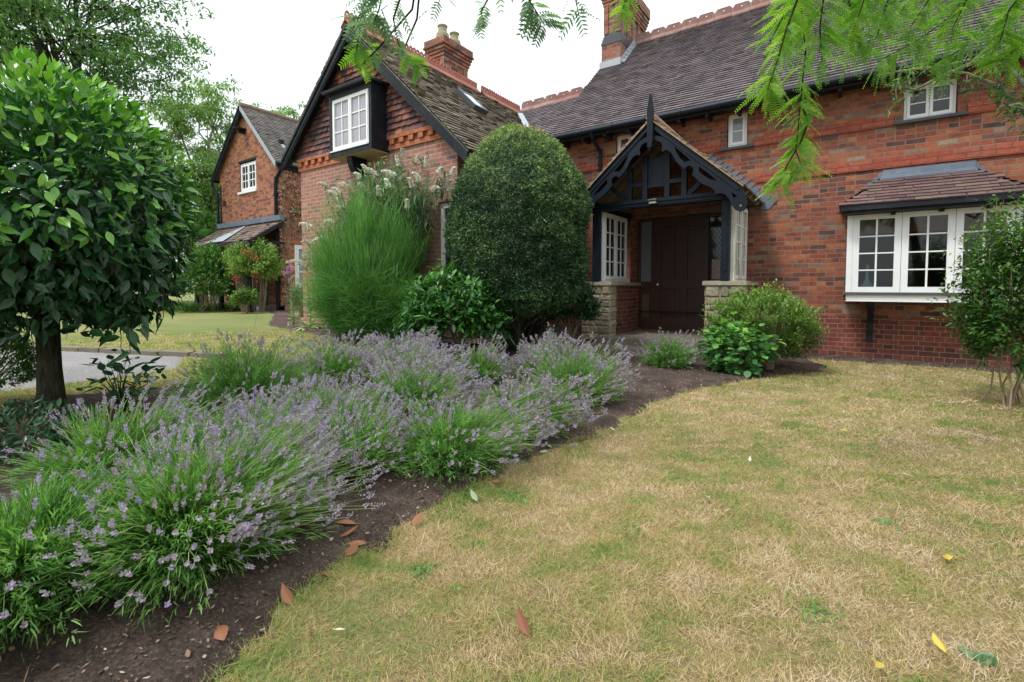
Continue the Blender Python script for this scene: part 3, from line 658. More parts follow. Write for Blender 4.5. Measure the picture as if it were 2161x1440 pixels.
# ---- far gable on the left, front at y 8.2
FF = 8.2; FX = -16.5; FZ = 7.03; fs = 1.02
clipF = [(-fs, 1, FZ-.05-fs*FX), (fs, 1, FZ-.05+fs*FX)]
m = MB()
wall(m, 'Y', FF, -18.30, -14.5, 0, FZ, holes=[(-16.88, -15.82, 4.2, 5.2), (-18.0, -15.2, .3, 2.3)], clips=clipF, depth=.1)
wall(m, 'X', -14.5, FF, 13, 0, 4.85, holes=[(8.68, 9.75, 1.0, 2.44)], depth=.06); wall(m, 'X', -18.3, FF, 13, 0, 4.85)
m.build('far_gable_wall', BR_LEFT, H)
m = MB(); m.box(-18.32, -14.47, FF-.03, FF+.1, 0, .46); m.box(-14.55, -14.47, FF-.03, 10, 0, .46); m.build('rendered_plinth', plain('grey_render', (.26, .2, .17), (.17, .13, .11), .9, 5, .3), H)
window(H, 'window', 'Y', FF+.03, -16.86, -15.84, 4.24, 5.17, 2, 2, 3, WHITE, GL_DARK, fr=.05, sash=.05, bar=.03)
m = MB(); m.box(-16.95, -15.76, FF-.06, FF+.05, 4.17, 4.235); m.build('window_sill', WHITE, H)
m = MB(); m.box(-16.95, -15.78, FF-.012, FF+.05, 5.2, 5.27); m.build('window_lintel', BLACKW, H)
window(H, 'window', 'X', -14.53, 8.70, 9.72, 1.04, 2.42, 2, 2, 3, WHITE, GL_BLUE, fr=.07, sash=.06, bar=.035)
m = MB(); m.box(-16.6, -16.35, FF-.35, FF-.0, 6.22, 6.26); m.box(-16.5, -16.46, FF-.2, FF, 6.1, 6.3); m.build('gable_lamp', BLACKW, H)
m = MB(); m.box(-18.02, -17.88, FF-.10, FF, 3.9, 4.06); m.build('vent_box', plain('rust_brown', (.10, .04, .025), None, .8), H)
m = MB(); vr = unit(A([-1, 0, fs])); vl = unit(A([1, 0, fs])); rf = 2.12; Lf = math.hypot(rf, rf*fs)
tiles(m, (FX+rf, FF-.12, FZ-rf*fs), (0, 1, 0), vr, 5, Lf, Lf/30, rough=1.3); tiles(m, (FX-rf, FF-.12, FZ-rf*fs), (0, 1, 0), vl, 5, Lf, Lf/30)
for sg in (1, -1): m.poly([(FX+sg*rf, FF-.1, FZ-rf*fs-.03), (FX+sg*rf, 13, FZ-rf*fs-.03), (FX, 13, FZ-.03), (FX, FF-.1, FZ-.03)])
fr_ = m.build('far_roof', TILE_LEFT, H)
m = MB()
for k in range(17): m.tube([(FX, FF-.14+k*.3, FZ+.0+U(0, .01)), (FX, FF+.15+k*.3, FZ+U(0, .01))], .085, 10, r=U(0, 1))
m.build('ridge_tiles', plain('old_ridge_tile', (.26, .17, .12), (.2, .16, .11), .9, 8, .3, dirt=((.1, .08, .06), .6)), fr_)
barge(-1, FX, FZ, fs, rf, FF-.15, H, BLACKW, h=.24); barge(1, FX, FZ, fs, rf, FF-.15, H, LEADW, h=.12, mould=False)
for sg in (1, -1): m = MB(); m.tube([(FX+sg*(rf+.03), FF-.15, FZ-rf*fs-.03), (FX+sg*(rf+.03), 12, FZ-rf*fs-.03)], .06, 10); m.build('gutter', BLACKP, H)
m = MB(); m.box(-14.5, -14.38, FF-.05, 12, 4.73, 4.83); m.build('eaves_boards', BLACKW, H)
downpipe([(-14.36, FF+.0, 4.8), (-14.36, FF, 4.66), (-14.55, FF-.06, 4.4), (-14.56, FF-.07, 4.2), (-14.56, FF-.07, .25)], .05, (3.9, 2.6, 1.2, .9))
downpipe([(-18.65, FF-.1, 4.75), (-18.62, FF-.1, 4.62), (-18.38, FF-.05, 4.35), (-18.36, FF-.05, 3.9), (-18.36, FF-.05, .3)], .045, (3.5,))
m = MB(); m.tube([(-18.2, FF-.03, 4.6), (-18.2, FF-.03, 2.9)], .02, 6); m.build('cable', BLACKW, H)
m = MB(); fxv = -15.2; m.tube([(fxv, 8.72, 5.55), (fxv, 8.72, 5.82)], .085, 12); m.build('roof_vent', BLACKP, H)
m = MB(); m.add([(fxv-.08, 8.55, 5.70), (fxv+.16, 8.55, 5.45), (fxv+.16, 8.9, 5.45), (fxv-.08, 8.9, 5.70)], [(0, 1, 2, 3)]); m.tube([(fxv+.1, 8.72, 5.48), (fxv+.02, 8.72, 5.62)], .1, 10); m.build('vent_flashing', LEADW, H)
m = MB(); m.add([(-14.49, 8.5, 3.42), (-14.49, 9.4, 3.5), (-14.44, 9.4, 3.62), (-14.44, 8.5, 3.54)], [(0, 1, 2, 3)]); m.box(-14.5, -14.42, 8.55, 9.6, 3.40, 3.50); m.build('stone_ledge', plain('mossy_stone', (.17, .17, .11), (.1, .11, .07), .95, 9, .5), H)
# lean-to canopy
m = MB(); ly, lz, hy, hz = 7.12, 2.42, FF-.01, 3.12; v = unit(A([0, hy-ly, hz-lz])); Lc = math.hypot(hy-ly, hz-lz)
tiles(m, (-18.2, ly, lz), (1, 0, 0), v, 4.0, Lc, Lc/8, tw=.2, rough=2.0)
m.poly([(-18.2, ly, lz-.03), (-14.2, ly, lz-.03), (-14.2, hy, hz-.03), (-18.2, hy, hz-.03)])
can = m.build('canopy_roof', tilemat('canopy_tile_brown', [(0, (.08, .055, .048)), (.5, (.17, .12, .10)), (1, (.26, .19, .15))], (.36, .32, .26), .3), H)
m = MB(); m.box(-18.25, -14.2, FF-.16, FF-.01, hz-.02, hz+.14); m.build('lead_flashing', LEAD, can)
m = MB()
def cp(x, k, h): q = A([x, ly, lz])+v*k*Lc; return (q[0], q[1]-h*.5, q[2]+h)
m.add([cp(-16.9, 0, .05), cp(-15.75, 0, .05), cp(-16.2, .85, .03)], [(0, 1, 2)]); m.add([cp(-17.0, 0, .05), cp(-16.9, 0, .055), cp(-16.2, .85, .035), cp(-16.32, .87, .035)], [(0, 1, 2, 3)]); m.build('glazed_panel', LEADW, can)
m = MB(); m.box(-18.2, -14.2, ly, ly+.06, lz-.12, lz-.035); m.box(-14.26, -14.2, ly, FF, lz-.05, lz+.02)
for x in (-18.0, -16.3, -14.5): m.box(x, x+.12, ly+.05, ly+.17, .2, lz-.12)
m.bar((-14.25, ly, lz-.05), (-14.25, FF, hz-.05), .05, .12); m.build('canopy_timber', BLACKW, can)
m = MB(); m.box(-18.1, -14.6, FF+.3, FF+.32, .2, 2.6); m.build('recess_back', INNER, H)

# ---- porch
PX, PF, PB = -2.45, 7.10, 8.88
P = thing('porch_tmp', '', '', (0, 0, 0)); bpy.data.objects.remove(P)
pz = 3.56; ps = .885; run = 1.27
m = MB()                                                   # timber frame: posts, tie beam, struts
for sx in (-1, 1):
    x = PX+sx*1.0; m.box(x-.055, x+.055, 7.36, 7.48, 1.16, 2.45); m.box(x-.03, x+.03, 7.352, 7.36, 1.3, 2.3)
    m.box(x-.05, x+.05, 7.49, 8.88, 2.32, 2.44)
m.box(PX-1.16, PX+1.16, 7.33, 7.45, 2.31, 2.43); m.box(PX-1.16, PX+1.16, 7.312, 7.33, 2.375, 2.40); m.box(PX-1.16, PX+1.16, 7.318, 7.33, 2.33, 2.345)
def xz(a, b_, wd, y0, y1):                                # stick in the front plane
    a, b_ = A(a, float), A(b_, float); d = unit(b_-a); n = A([-d[1], d[0]])*wd/2
    m.plate([tuple(a-n), tuple(b_-n), tuple(b_+n), tuple(a+n)], [], lambda x, z, t: (x, y0+t, z), y1-y0)
for x, zt in ((-.42, 2.95), (-.17, 3.1), (.17, 3.1), (.42, 2.95)): xz((PX+x, 2.43), (PX+x, zt), .075, 7.34, 7.42)
for sx in (-1, 1):
    xz((PX+sx*.48, 2.44), (PX+sx*.86, 2.78), .065, 7.35, 7.41); xz((PX+sx*1.14, 2.43), (PX, 3.42), .09, 7.35, 7.43)
    xz((PX+sx*.2, 2.66), (PX+sx*.4, 2.66), .06, 7.35, 7.41)
m.box(PX-.135, PX+.135, 7.37, 7.40, 2.62, 3.05); m.box(PX-.135, PX+.135, 7.35, 7.37, 2.60, 2.635)
pf = m.build('porch', BLACKP, H)
pf['label'] = 'black timber porch with carved bargeboards around the front door'
m = MB()
v_r = unit(A([-1, 0, ps])); v_l = unit(A([1, 0, ps])); LP = math.hypot(run, run*ps)
tiles(m, (PX+run, PF-.03, pz-run*ps), (0, 1, 0), v_r, PB-PF+.03, LP, LP/17, rough=1.6); tiles(m, (PX-run, PF-.03, pz-run*ps), (0, 1, 0), v_l, PB-PF+.03, LP, LP/17, rough=1.6)
for sg in (1, -1):
    for k in range(17):
        t0 = run*(1-k/17); x = PX+sg*t0; z = pz-t0*ps
        m.add([(x, PF-.036, z-.03), (x-sg*.078, PF-.036, z+.04), (x-sg*.085, PF-.036, z+.068+U(-.005, .006)), (x, PF-.036, z-.004+U(-.005, .006))], [(0, 1, 2, 3)], U(.5, 1))
    m.add([(PX+sg*run, PF, pz-run*ps-.02), (PX+sg*run, PB, pz-run*ps-.02), (PX, PB, pz-.02), (PX, PF, pz-.02)], [(0, 1, 2, 3)])
m.tube([(PX, PF-.02, pz+.015), (PX, PB, pz+.015)], .07, 10, r=.8)
m.build('porch_roof', TILE_PORCH, pf)
m = MB()
for sg in (1, -1):
    for y in (7.5, 7.85, 8.2, 8.55): m.bar((PX+sg*.06, y, pz-.11), (PX+sg*(run-.02), y, pz-.11-(run-.08)*ps), .045, .07)
m.build('rafters', RAFT, pf)
hb = [(0.0, 3.551), (1.26, 2.435), (1.274, 2.329), (1.305, 2.248), (1.315, 2.181), (1.29, 2.112), (1.23, 2.087), (1.168, 2.116), (1.124, 2.187), (1.091, 2.27), (1.04, 2.335), (0.977, 2.362), (0.913, 2.349), (0.899, 2.411), (0.834, 2.466), (0.741, 2.511), (0.661, 2.589), (0.592, 2.664), (0.619, 2.691), (0.611, 2.754), (0.563, 2.792), (0.509, 2.775), (0.498, 2.746), (0.44, 2.799), (0.369, 2.879), (0.326, 2.969), (0.282, 3.032), (0.225, 3.063), (0.175, 3.049), (0.16, 3.066), (0.171, 3.135), (0.144, 3.19), (0.078, 3.225), (0.0, 3.238)]
hh_ = [[(0.054, 3.377), (0.179, 3.255), (0.114, 3.285), (0.055, 3.301)], [(0.345, 3.093), (0.465, 2.976), (0.582, 2.858), (0.535, 2.861), (0.494, 2.844), (0.424, 2.919), (0.374, 3.004)], [(0.691, 2.763), (0.818, 2.651), (0.936, 2.53), (0.845, 2.559), (0.739, 2.641), (0.688, 2.695)], [(1.114, 2.36), (1.187, 2.302), (1.147, 2.27)], ring(1.235, 2.172, .022, 8)]
for sg in (-1, 1):
    m = MB(); f = lambda a, b_, t, sg=sg: (PX+sg*a, PF+t, b_)
    m.plate(hb, hh_, f, .045)
    m.plate([(0, 3.555), (1.285, 2.425), (1.28, 2.395), (0, 3.52)], [], lambda a, b_, t, sg=sg: (PX+sg*a, PF-.02+t, b_), .02)
    m.plate([(0, 3.47), (1.22, 2.395), (1.2, 2.37), (0, 3.43)], [], lambda a, b_, t, sg=sg: (PX+sg*a, PF-.014+t, b_), .014)
    m.build('bargeboard', BLACKP, pf)
m = MB(); m.plate([(-.006, 3.90), (.006, 3.90), (.045, 3.66), (.042, 3.2), (.028, 3.18), (.04, 3.15), (.03, 3.12), (.012, 3.14), (0, 3.06), (-.012, 3.14), (-.03, 3.12), (-.04, 3.15), (-.028, 3.18), (-.042, 3.2), (-.045, 3.66)], [], lambda a, b_, t: (PX+a, PF-.06+t, b_), .055)
m.build('finial', BLACKP, pf)
m = MB(); m.box(PX-.08, PX+.04, 7.26, 7.34, 2.335, 2.375); m.bar((PX-.085, 7.27, 2.395), (PX+.045, 7.27, 2.395), .07, .02); m.box(PX-.02, PX+.02, 7.28, 7.33, 2.375, 2.42)
fl = m.build('flood_light', plain('lamp_grey', (.10, .11, .12), None, .4), pf)
m = MB(); m.box(PX-.07, PX+.03, 7.255, 7.26, 2.342, 2.37); m.build('lamp_glass', plain('lamp_glass', (.5, .47, .36), None, .2), fl)
# lead soakers stepping up the wall beside the porch roof
m = MB()
for sg in (1, -1):
    for k in range(15):
        t = run+.05-k*.083; z = pz-(run+.05)*ps+k*.083*ps-.02; x = PX+sg*t
        m.add([(x-sg*.10, YW-.008-.0006*k, z-.03), (x+sg*.03, YW-.012-.0006*k, z-.03), (x+sg*.17, YW-.012-.0006*k, z+.125), (x-sg*.02, YW-.008-.0006*k, z+.125)], [(0, 1, 2, 3)], U(0, 1))
    m.add([(PX+sg*(run+.02), 8.80, pz-run*ps+.01), (PX+sg*(run+.02), YW-.006, pz-run*ps+.03), (PX, YW-.006, pz+.06), (PX, 8.80, pz+.04)], [(0, 1, 2, 3)])
m.build('stepped_flashing', LEAD, pf)
# stone piers, brick cheeks, caps
def rubble(mb, x0, x1, y0, y1, z0, z1, course=.12):
    z = z0; k = 0
    while z < z1-.02:
        h = min(course*U(.8, 1.25), z1-z)
        if z1-z-h < .05: h = z1-z
        x = x0; xs_ = [x0]
        n = 2+(k % 2); cuts = sorted(U(.25, .75, n-1)) if n == 2 else [.33+U(-.08, .08), .67+U(-.08, .08)]
        xs_ = [x0]+[x0+(x1-x0)*c for c in cuts]+[x1]
        for i in range(len(xs_)-1):
            a, b_ = xs_[i]+.007, xs_[i+1]-.007; c, d = z+.007, z+h-.007; e = U(.008, .034)
            V = [(a, y0, c), (b_, y0, c), (b_, y0, d), (a, y0, d), (a+.018, y0-e, c+.016), (b_-.018, y0-e, c+.016), (b_-.018, y0-e, d-.016), (a+.018, y0-e, d-.016)]
            mb.add(V, [(4, 5, 6, 7), (0, 1, 5, 4), (1, 2, 6, 5), (2, 3, 7, 6), (3, 0, 4, 7)], U(0, 1))
        y = y0
        while y < y1-.03:
            wy = min(U(.2, .34), y1-y)
            for X_, sg in ((x1, 1), (x0, -1)):
                e = U(.004, .015); a, b_ = y+.006, y+wy-.006; c, d = z+.006, z+h-.006
                V = [(X_, a, c), (X_, b_, c), (X_, b_, d), (X_, a, d), (X_+sg*e, a+.016, c+.016), (X_+sg*e, b_-.016, c+.016), (X_+sg*e, b_-.016, d-.016), (X_+sg*e, a+.016, d-.016)]
                mb.add(V, [(4, 5, 6, 7), (0, 1, 5, 4), (1, 2, 6, 5), (2, 3, 7, 6), (3, 0, 4, 7)] if sg > 0 else [(7, 6, 5, 4), (4, 5, 1, 0), (5, 6, 2, 1), (6, 7, 3, 2), (7, 4, 0, 3)], U(0, 1))
            y += wy
        z += h; k += 1
for xa, xb in ((-3.72, -3.20), (-1.72, -1.20)):
    m = MB(); rubble(m, xa, xb, 7.40, 7.66, -.05, 1.10, .105); sp_ = m.build('stone_pier', STONER, pf); m = MB(); m.box(xa+.003, xb-.003, 7.403, 7.657, -.05, 1.098); m.build('mortar_core', MORTAR, sp_)
    m = MB(); a, c = xa-.03, xb+.035
    m.box(a, c, 7.36, 7.70, 1.10, 1.155); m.box(xa+.08, xb-.02, 7.70, 8.89, 1.10, 1.15); m.box(a+.01, c-.01, 7.37, 7.69, 1.155, 1.163)
    m.build('pier_cap', STONE, sp_)
    m = MB(); wall(m, 'X', xb-.06, 7.66, 8.9, -.1, 1.10)
    m.add([(xa+.1, 7.66, -.1), (xa+.1, 8.9, -.1), (xa+.1, 8.9, 1.1), (xa+.1, 7.66, 1.1)], [(3, 2, 1, 0)]); m.build('cheek_wall', BR_LOW if xa < -3 else BR_MAIN, pf)
window(pf, 'side_window', 'X', -3.36, 7.50, 8.52, 1.17, 2.32, 2, 2, 4, WHITE, GL_DARK, fr=.03, sash=.045, bar=.02)
window(pf, 'side_window', 'X', -1.34, 7.46, 8.44, 1.16, 2.30, 2, 2, 4, PEEL, GL_GREY, fr=.03, sash=.04, bar=.018, label='porch side window with badly peeling white paint')
for a_ in ((-3.30, 8.53), (-1.40, 8.46)): m = MB(); wall(m, 'X', a_[0], a_[1], 8.9, 1.10, 2.35); m.build('inner_wall', BR_MAIN, pf)
m = MB(); m.box(-3.4, -1.5, 7.2, 8.9, .16, .262); m.box(-3.45, -1.5, 6.75, 7.2, .0, .16)
m.build('doorstep', STONE2, pf)
# door with leaded side lights
D = 9.02
m = MB(); m.box(-3.33, -3.27, D-.05, D+.06, .26, 2.36); m.box(-3.06, -3.0, D-.05, D+.06, .28, 2.31); m.box(-2.10, -2.04, D-.05, D+.06, .28, 2.31); m.box(-1.78, -1.70, D-.05, D+.06, .26, 2.36)
m.box(-3.27, -1.78, D-.05, D+.06, 2.30, 2.36); m.box(-3.33, -1.70, D-.07, D+.06, .262, .30)
for a, c in ((-3.27, -3.06), (-2.04, -1.78)): m.box(a, c, D-.02, D+.03, .30, 1.18); m.box(a, c, D-.03, D-.02, .98, 1.18)
dfm = m.build('door_frame', OAKD, H)
m = MB(); m.box(-3.24, -3.09, D-.032, D-.02, .50, .93); m.build('kick_panel', PANELB, dfm)
def leaded(mb, a, c, z0, z1, y):
    st = .062; hgt = z1-z0; wd = c-a
    for k in range(-20, 40):
        for sg in (1, -1):
            pts = []
            for tt in np.linspace(0, 1, 2):
                pass
            x_at = lambda z: a+k*st+sg*(z-z0)*.62
            lo, hi = z0, z1; x0_, x1_ = x_at(lo), x_at(hi)
            t0, t1 = 0., 1.
            dx = x1_-x0_
            for bound, s2 in ((a, 1), (c, -1)):
                if abs(dx) > 1e-9:
                    t = (bound-x0_)/dx
                    if (dx > 0) == (s2 > 0): t0 = max(t0, t)
                    else: t1 = min(t1, t)
            if t1-t0 > .01: mb.bar((x0_+dx*t0, y, lo+hgt*t0), (x0_+dx*t1, y, lo+hgt*t1), .004, .005, up=(0, 1, 0))
for a, c, gm in ((-3.27, -3.06, GL_BLUE), (-2.04, -1.78, GL_DARK)):
    m = MB(); m.box(a, c, D, D+.006, 1.18, 2.30); pn = m.build('side_light', gm, dfm)
    m = MB(); leaded(m, a+.005, c-.005, 1.19, 2.29, D-.004); m.build('lead_lattice', plain('lead_came', (.03, .03, .035), None, .5), pn)
m = MB(); m.box(-1.99, -1.85, D-.0025, D-.001, 1.21, 1.56); m.build('painted_reflection', GL_PINK, dfm)  # pale reflection in the glass, painted as a thin pink patch
m = MB(); y = D-.01
m.box(-3.0, -2.10, y, y+.045, .30, 2.30)
for a, c in ((-3.0, -2.88), (-2.70, -2.63), (-2.47, -2.40), (-2.22, -2.10)): m.box(a, c, y-.03, y, .48, 2.18)
for z0, z1 in ((.30, .48), (1.05, 1.22), (2.18, 2.30)): m.box(-3.0, -2.10, y-.031, y, z0, z1)
for a in (-2.79, -2.55, -2.31):
    m.plate([(a-.045, .60), (a, .53), (a+.045, .60), (a+.02, .67), (a, .62), (a-.02, .67)], [], lambda u, v, t: (u, y-.008+t, v), .008)
dr = m.build('front_door', OAKD, H)
m = MB(); m.tube([(-2.93, y-.03, 1.115), (-2.93, y-.06, 1.115), (-2.93, y-.07, 1.115), (-2.93, y-.095, 1.115), (-2.93, y-.105, 1.115)], [.018, .012, .028, .03, .012], 12); m.tube([(-2.93, y-.016, 1.115), (-2.93, y-.02, 1.115)], .034, 12); m.build('door_knob', METAL, dr)

# ---- bay window
m = MB(); b0, b1, by = .0, 1.70, 8.45
lw = 1.70/3
for i in range(3):
    a = b0+.035+i*.545; c = a+.54
    m.box(a, c, by, by+.055, 1.0, 1.075); m.box(a, c, by, by+.055, 2.02, 2.09); m.box(a, a+.075, by, by+.055, 1.075, 2.02); m.box(c-.075, c, by, by+.055, 1.075, 2.02)
    x = (a+c)/2; m.box(x-.011, x+.011, by+.012, by+.04, 1.075, 2.02)
    for q in (1, 2, 3): z = 1.075+.945*q/4; m.box(a+.075, c-.075, by+.014, by+.038, z-.009, z+.009)
m.box(b0-.035, b0+.033, by-.006, by+.06, 1.0, 2.09); m.box(b0-.035, b0+.0, by+.06, YW, 1.0, 2.09); m.box(b1-.03, b1+.03, by-.006, by+.06, 1.0, 2.09); m.box(b1, b1+.03, by+.06, YW, 1.0, 2.09)
for z in (1.12, 1.5, 1.92): m.box(b0+.052, b0+.060, by-.004, by, z, z+.06)
bw = m.build('bay_window', WHITE, H)
m = MB(); m.box(b0+.03, b1-.03, by+.025, by+.029, 1.05, 2.05); m.build('pane', GL_CLEAR, bw)
m = MB(); m.box(b0-.07, b1+.07, by-.05, YW, .965, .998); m.build('sill', plain('weathered_sill_black', (.05, .05, .045), (.12, .12, .1), .8, 25, .5), bw)
m = MB(); m.box(b0-.03, b1+.03, by-.02, YW, .90, .964); m.box(b0-.02, b1+.02, by-.012, by+.02, .876, .90); m.box(b0-.035, b1+.035, by-.03, by+.02, .87, .882); m.build('apron_moulding', WHITE, bw)
m = MB(); m.box(b0-.06, b1+.06, by-.20, YW, 2.095, 2.20)
for x in (.45, .95, 1.4): m.box(x, x+.05, by-.06, by-.0, 2.06, 2.10)
m.box(b0-.12, b1+.12, by-.26, by-.2, 2.13, 2.20); m.build('eaves_boards', BLACKW, bw)
m = MB(); ye, ze, yt, zt = 8.18, 2.20, 8.89, 2.66; v = unit(A([0, yt-ye, zt-ze])); Lb = math.hypot(yt-ye, zt-ze)
def kb_(x, y, z): t = (y-ye)/(yt-ye); return (x > -.14+.50*t) & (x < 1.84-.50*t)
tiles(m, (-.14, ye, ze), (1, 0, 0), v, 1.98, Lb, Lb/9, keep=kb_, rough=.6)
m.poly([(-.13, ye+.02, ze-.012), (1.83, ye+.02, ze-.012), (1.33, yt, zt-.012), (.37, yt, zt-.012)])
for sg, xe, xt in ((1, -.14, .36), (-1, 1.84, 1.34)):
    for k in range(9):
        t0, t1 = k/9, (k+1)/9
        m.add([(xe+(xt-xe)*t0, ye+(yt-ye)*t0, ze+(zt-ze)*t0+.018), (xe+(xt-xe)*t1, ye+(yt-ye)*t1, ze+(zt-ze)*t1+.004), (xe+(xt-xe)*t1, yt, ze+(zt-ze)*t1+.004), (xe+(xt-xe)*t0, yt, ze+(zt-ze)*t0+.018)], [(0, 1, 2, 3)], U(0, 1))
br_ = m.build('bay_roof', TILE_BAY, bw)
m = MB(); m.add([(.33, yt-.10, zt-.05), (1.37, yt-.10, zt-.05), (1.35, yt-.01, zt+.02), (.35, yt-.01, zt+.02), (.37, YW-.012, 2.77), (1.36, YW-.012, 2.77)], [(0, 1, 2, 3), (3, 2, 5, 4)])
for k in range(8):
    for sg, xe in ((1, -.16), (-1, 1.86)):
        x = xe+sg*.065*k; z = 2.21+.065*k
        m.add([(x, YW-.012, z), (x+sg*.16, YW-.01, z), (x+sg*.16, YW-.01, z+.085), (x+sg*.03, YW-.012, z+.075)], [(0, 1, 2, 3)])
m.build('stepped_flashing', LEAD, br_)
for x in (.24, 1.35):
    m = MB(); m.plate([(YW+.01, .87), (by+.05, .87), (by+.08, .78), (YW-.12, .55), (YW-.07, .36), (YW-.09, .33), (YW-.09, .26), (YW+.01, .26)], [], lambda a, b_, t, x=x: (x+t, a, b_), .07); m.build('bracket', BLACKW, bw)
# room behind the bay
m = MB()
m.add([(-.6, YW+.14, .5), (3, YW+.14, .5), (3, 12, .5), (-.6, 12, .5), (-.6, YW+.14, 2.6), (3, YW+.14, 2.6), (3, 12, 2.6), (-.6, 12, 2.6)], [(0, 1, 2, 3), (7, 6, 5, 4), (3, 2, 6, 7), (0, 3, 7, 4), (2, 1, 5, 6)])
m.box(b0+.03, b1-.03, by+.06, YW+.14, .999, 1.03)
m.build('room_shell', INNER, H)
m = MB(); m.box(b0, b1, YW-.02, YW+.13, 1.86, 2.09); m.build('inner_lintel', ORANGE, H)
m = MB(); prof = [(.075, 0), (.10, .015), (.10, .03), (.085, .07), (.045, .12), (.025, .16), (.018, .24), (.016, .34), (.022, .36)]
m.tube([(.215, by+.19, 1.032+z) for r_, z in prof], [r_ for r_, z in prof], 24)
tag(m.build('glass_vase', plain('pale_blue_glass', (.30, .50, .58), (.22, .42, .52), .1, 30, 0, .8), None), 'pale blue long-necked glass vase standing inside the bay window', 'vase')

# ================================================================== plants
F0 = A([-math.sin(YAW), math.cos(YAW), 0]); R0 = A([math.cos(YAW), math.sin(YAW), 0])
def frombase(px, py, d):                                  # photo measurement turned into a place, d metres away
    f3 = A([F0[0]*math.cos(PITCH), F0[1]*math.cos(PITCH), -math.sin(PITCH)]); u3 = np.cross(R0, f3)
    return A([0, 0, EYE])+(f3+R0*(px-1080.5)/1017-u3*(py-649.5)/1017)*d
def onground(px, py):
    z = 0.
    for _ in range(40):
        r = frombase(px, py, 1)-A([0, 0, EYE]); p = A([0, 0, EYE])+r*(z-EYE)/r[2]; z = .6*z+.4*float(g(p[0]))
    return p
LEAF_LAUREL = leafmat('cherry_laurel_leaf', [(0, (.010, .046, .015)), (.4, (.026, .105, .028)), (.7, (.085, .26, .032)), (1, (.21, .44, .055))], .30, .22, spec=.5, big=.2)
LEAF_LAUREL2 = leafmat('laurel_shrub_leaf', [(0, (.012, .05, .016)), (.45, (.035, .13, .028)), (.8, (.085, .25, .04)), (1, (.14, .34, .06))], .32, .25, spec=.5)
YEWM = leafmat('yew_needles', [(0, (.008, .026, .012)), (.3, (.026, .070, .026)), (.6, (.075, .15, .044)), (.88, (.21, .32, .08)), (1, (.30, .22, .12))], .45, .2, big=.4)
BROOMM = leafmat('broom_green', [(0, (.045, .13, .035)), (.4, (.11, .27, .06)), (.75, (.20, .42, .09)), (1, (.32, .52, .15))], .55, .35)
BUDDM = leafmat('buddleia_leaf', [(0, (.05, .11, .06)), (.5, (.12, .23, .11)), (1, (.26, .38, .20))], .6, .3)
PLUMEM = leafmat('buddleia_plume', [(0, (.55, .48, .36)), (.3, (.78, .75, .66)), (1, (.93, .92, .87))], .8, .3, (1, 1, 1))
DARKLM = leafmat('dark_shrub_leaf', [(0, (.010, .035, .018)), (.5, (.022, .075, .03)), (1, (.05, .15, .045))], .35, .2)
AZAM = leafmat('azalea_leaf', [(0, (.05, .075, .02)), (.4, (.10, .18, .035)), (.75, (.17, .30, .055)), (1, (.27, .42, .09))], .5, .35)
HYDM = leafmat('round_leaf_plant', [(0, (.05, .16, .055)), (.6, (.12, .31, .09)), (1, (.25, .47, .08))], .5, .3)
RSM = leafmat('right_shrub_leaf', [(0, (.03, .075, .025)), (.45, (.06, .15, .035)), (.8, (.13, .26, .05)), (1, (.26, .36, .07))], .38, .3)
NANDM = leafmat('nandina_leaf', [(0, (.09, .18, .05)), (.45, (.18, .31, .07)), (.8, (.30, .40, .10)), (.95, (.42, .36, .16)), (1, (.42, .22, .12))], .5, .35)
NRED = leafmat('nandina_red', [(0, (.30, .05, .03)), (1, (.42, .12, .08))], .6, .3, (1, .8, .8))
HEDGEM = leafmat('hedge_leaf', [(0, (.03, .09, .02)), (.5, (.07, .19, .035)), (1, (.18, .34, .06))], .5, .3)
TREEM = leafmat('broadleaf_canopy', [(0, (.05, .12, .06)), (.5, (.11, .22, .09)), (1, (.21, .34, .13))], .6, .45, big=.5)
TREEM2 = leafmat('pale_tree_canopy', [(0, (.09, .17, .07)), (.5, (.17, .28, .10)), (1, (.30, .42, .15))], .6, .45, big=.5)
LOCM = leafmat('pinnate_leaf', [(0, (.06, .16, .035)), (.45, (.14, .31, .05)), (.8, (.25, .44, .07)), (1, (.40, .54, .11))], .5, .5, (1.35, 1.5, .6), big=.2)
LOCM2 = leafmat('pinnate_leaf_sky_greyed', [(0, (.09, .18, .10)), (.6, (.20, .33, .19)), (1, (.28, .44, .12))], .5, .45, (1.2, 1.3, .9))  # same leaf, greyed in colour to imitate backlight against the white sky
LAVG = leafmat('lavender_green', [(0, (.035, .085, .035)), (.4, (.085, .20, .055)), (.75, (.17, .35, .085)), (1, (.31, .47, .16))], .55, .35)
LAVS = leafmat('lavender_stem', [(0, (.18, .30, .09)), (.6, (.31, .43, .17)), (1, (.42, .44, .27))], .6, .3)
LAVF = leafmat('lavender_flower', [(0, (.30, .27, .27)), (.4, (.42, .375, .43)), (.75, (.44, .365, .54)), (1, (.38, .25, .62))], .8, .3, (1, 1, 1), big=.5)
PINKM = leafmat('pink_flower', [(0, (.50, .16, .42)), (1, (.66, .32, .58))], .7, .3, (1, 1, 1))
MULM = leafmat('mullein_leaf', [(0, (.13, .24, .08)), (.6, (.24, .40, .12)), (1, (.46, .52, .30))], .7, .3)
IVYM = leafmat('dead_ivy_leaf', [(0, (.24, .13, .09)), (.5, (.40, .25, .17)), (1, (.52, .38, .27))], .8, .2, (1, 1, 1))
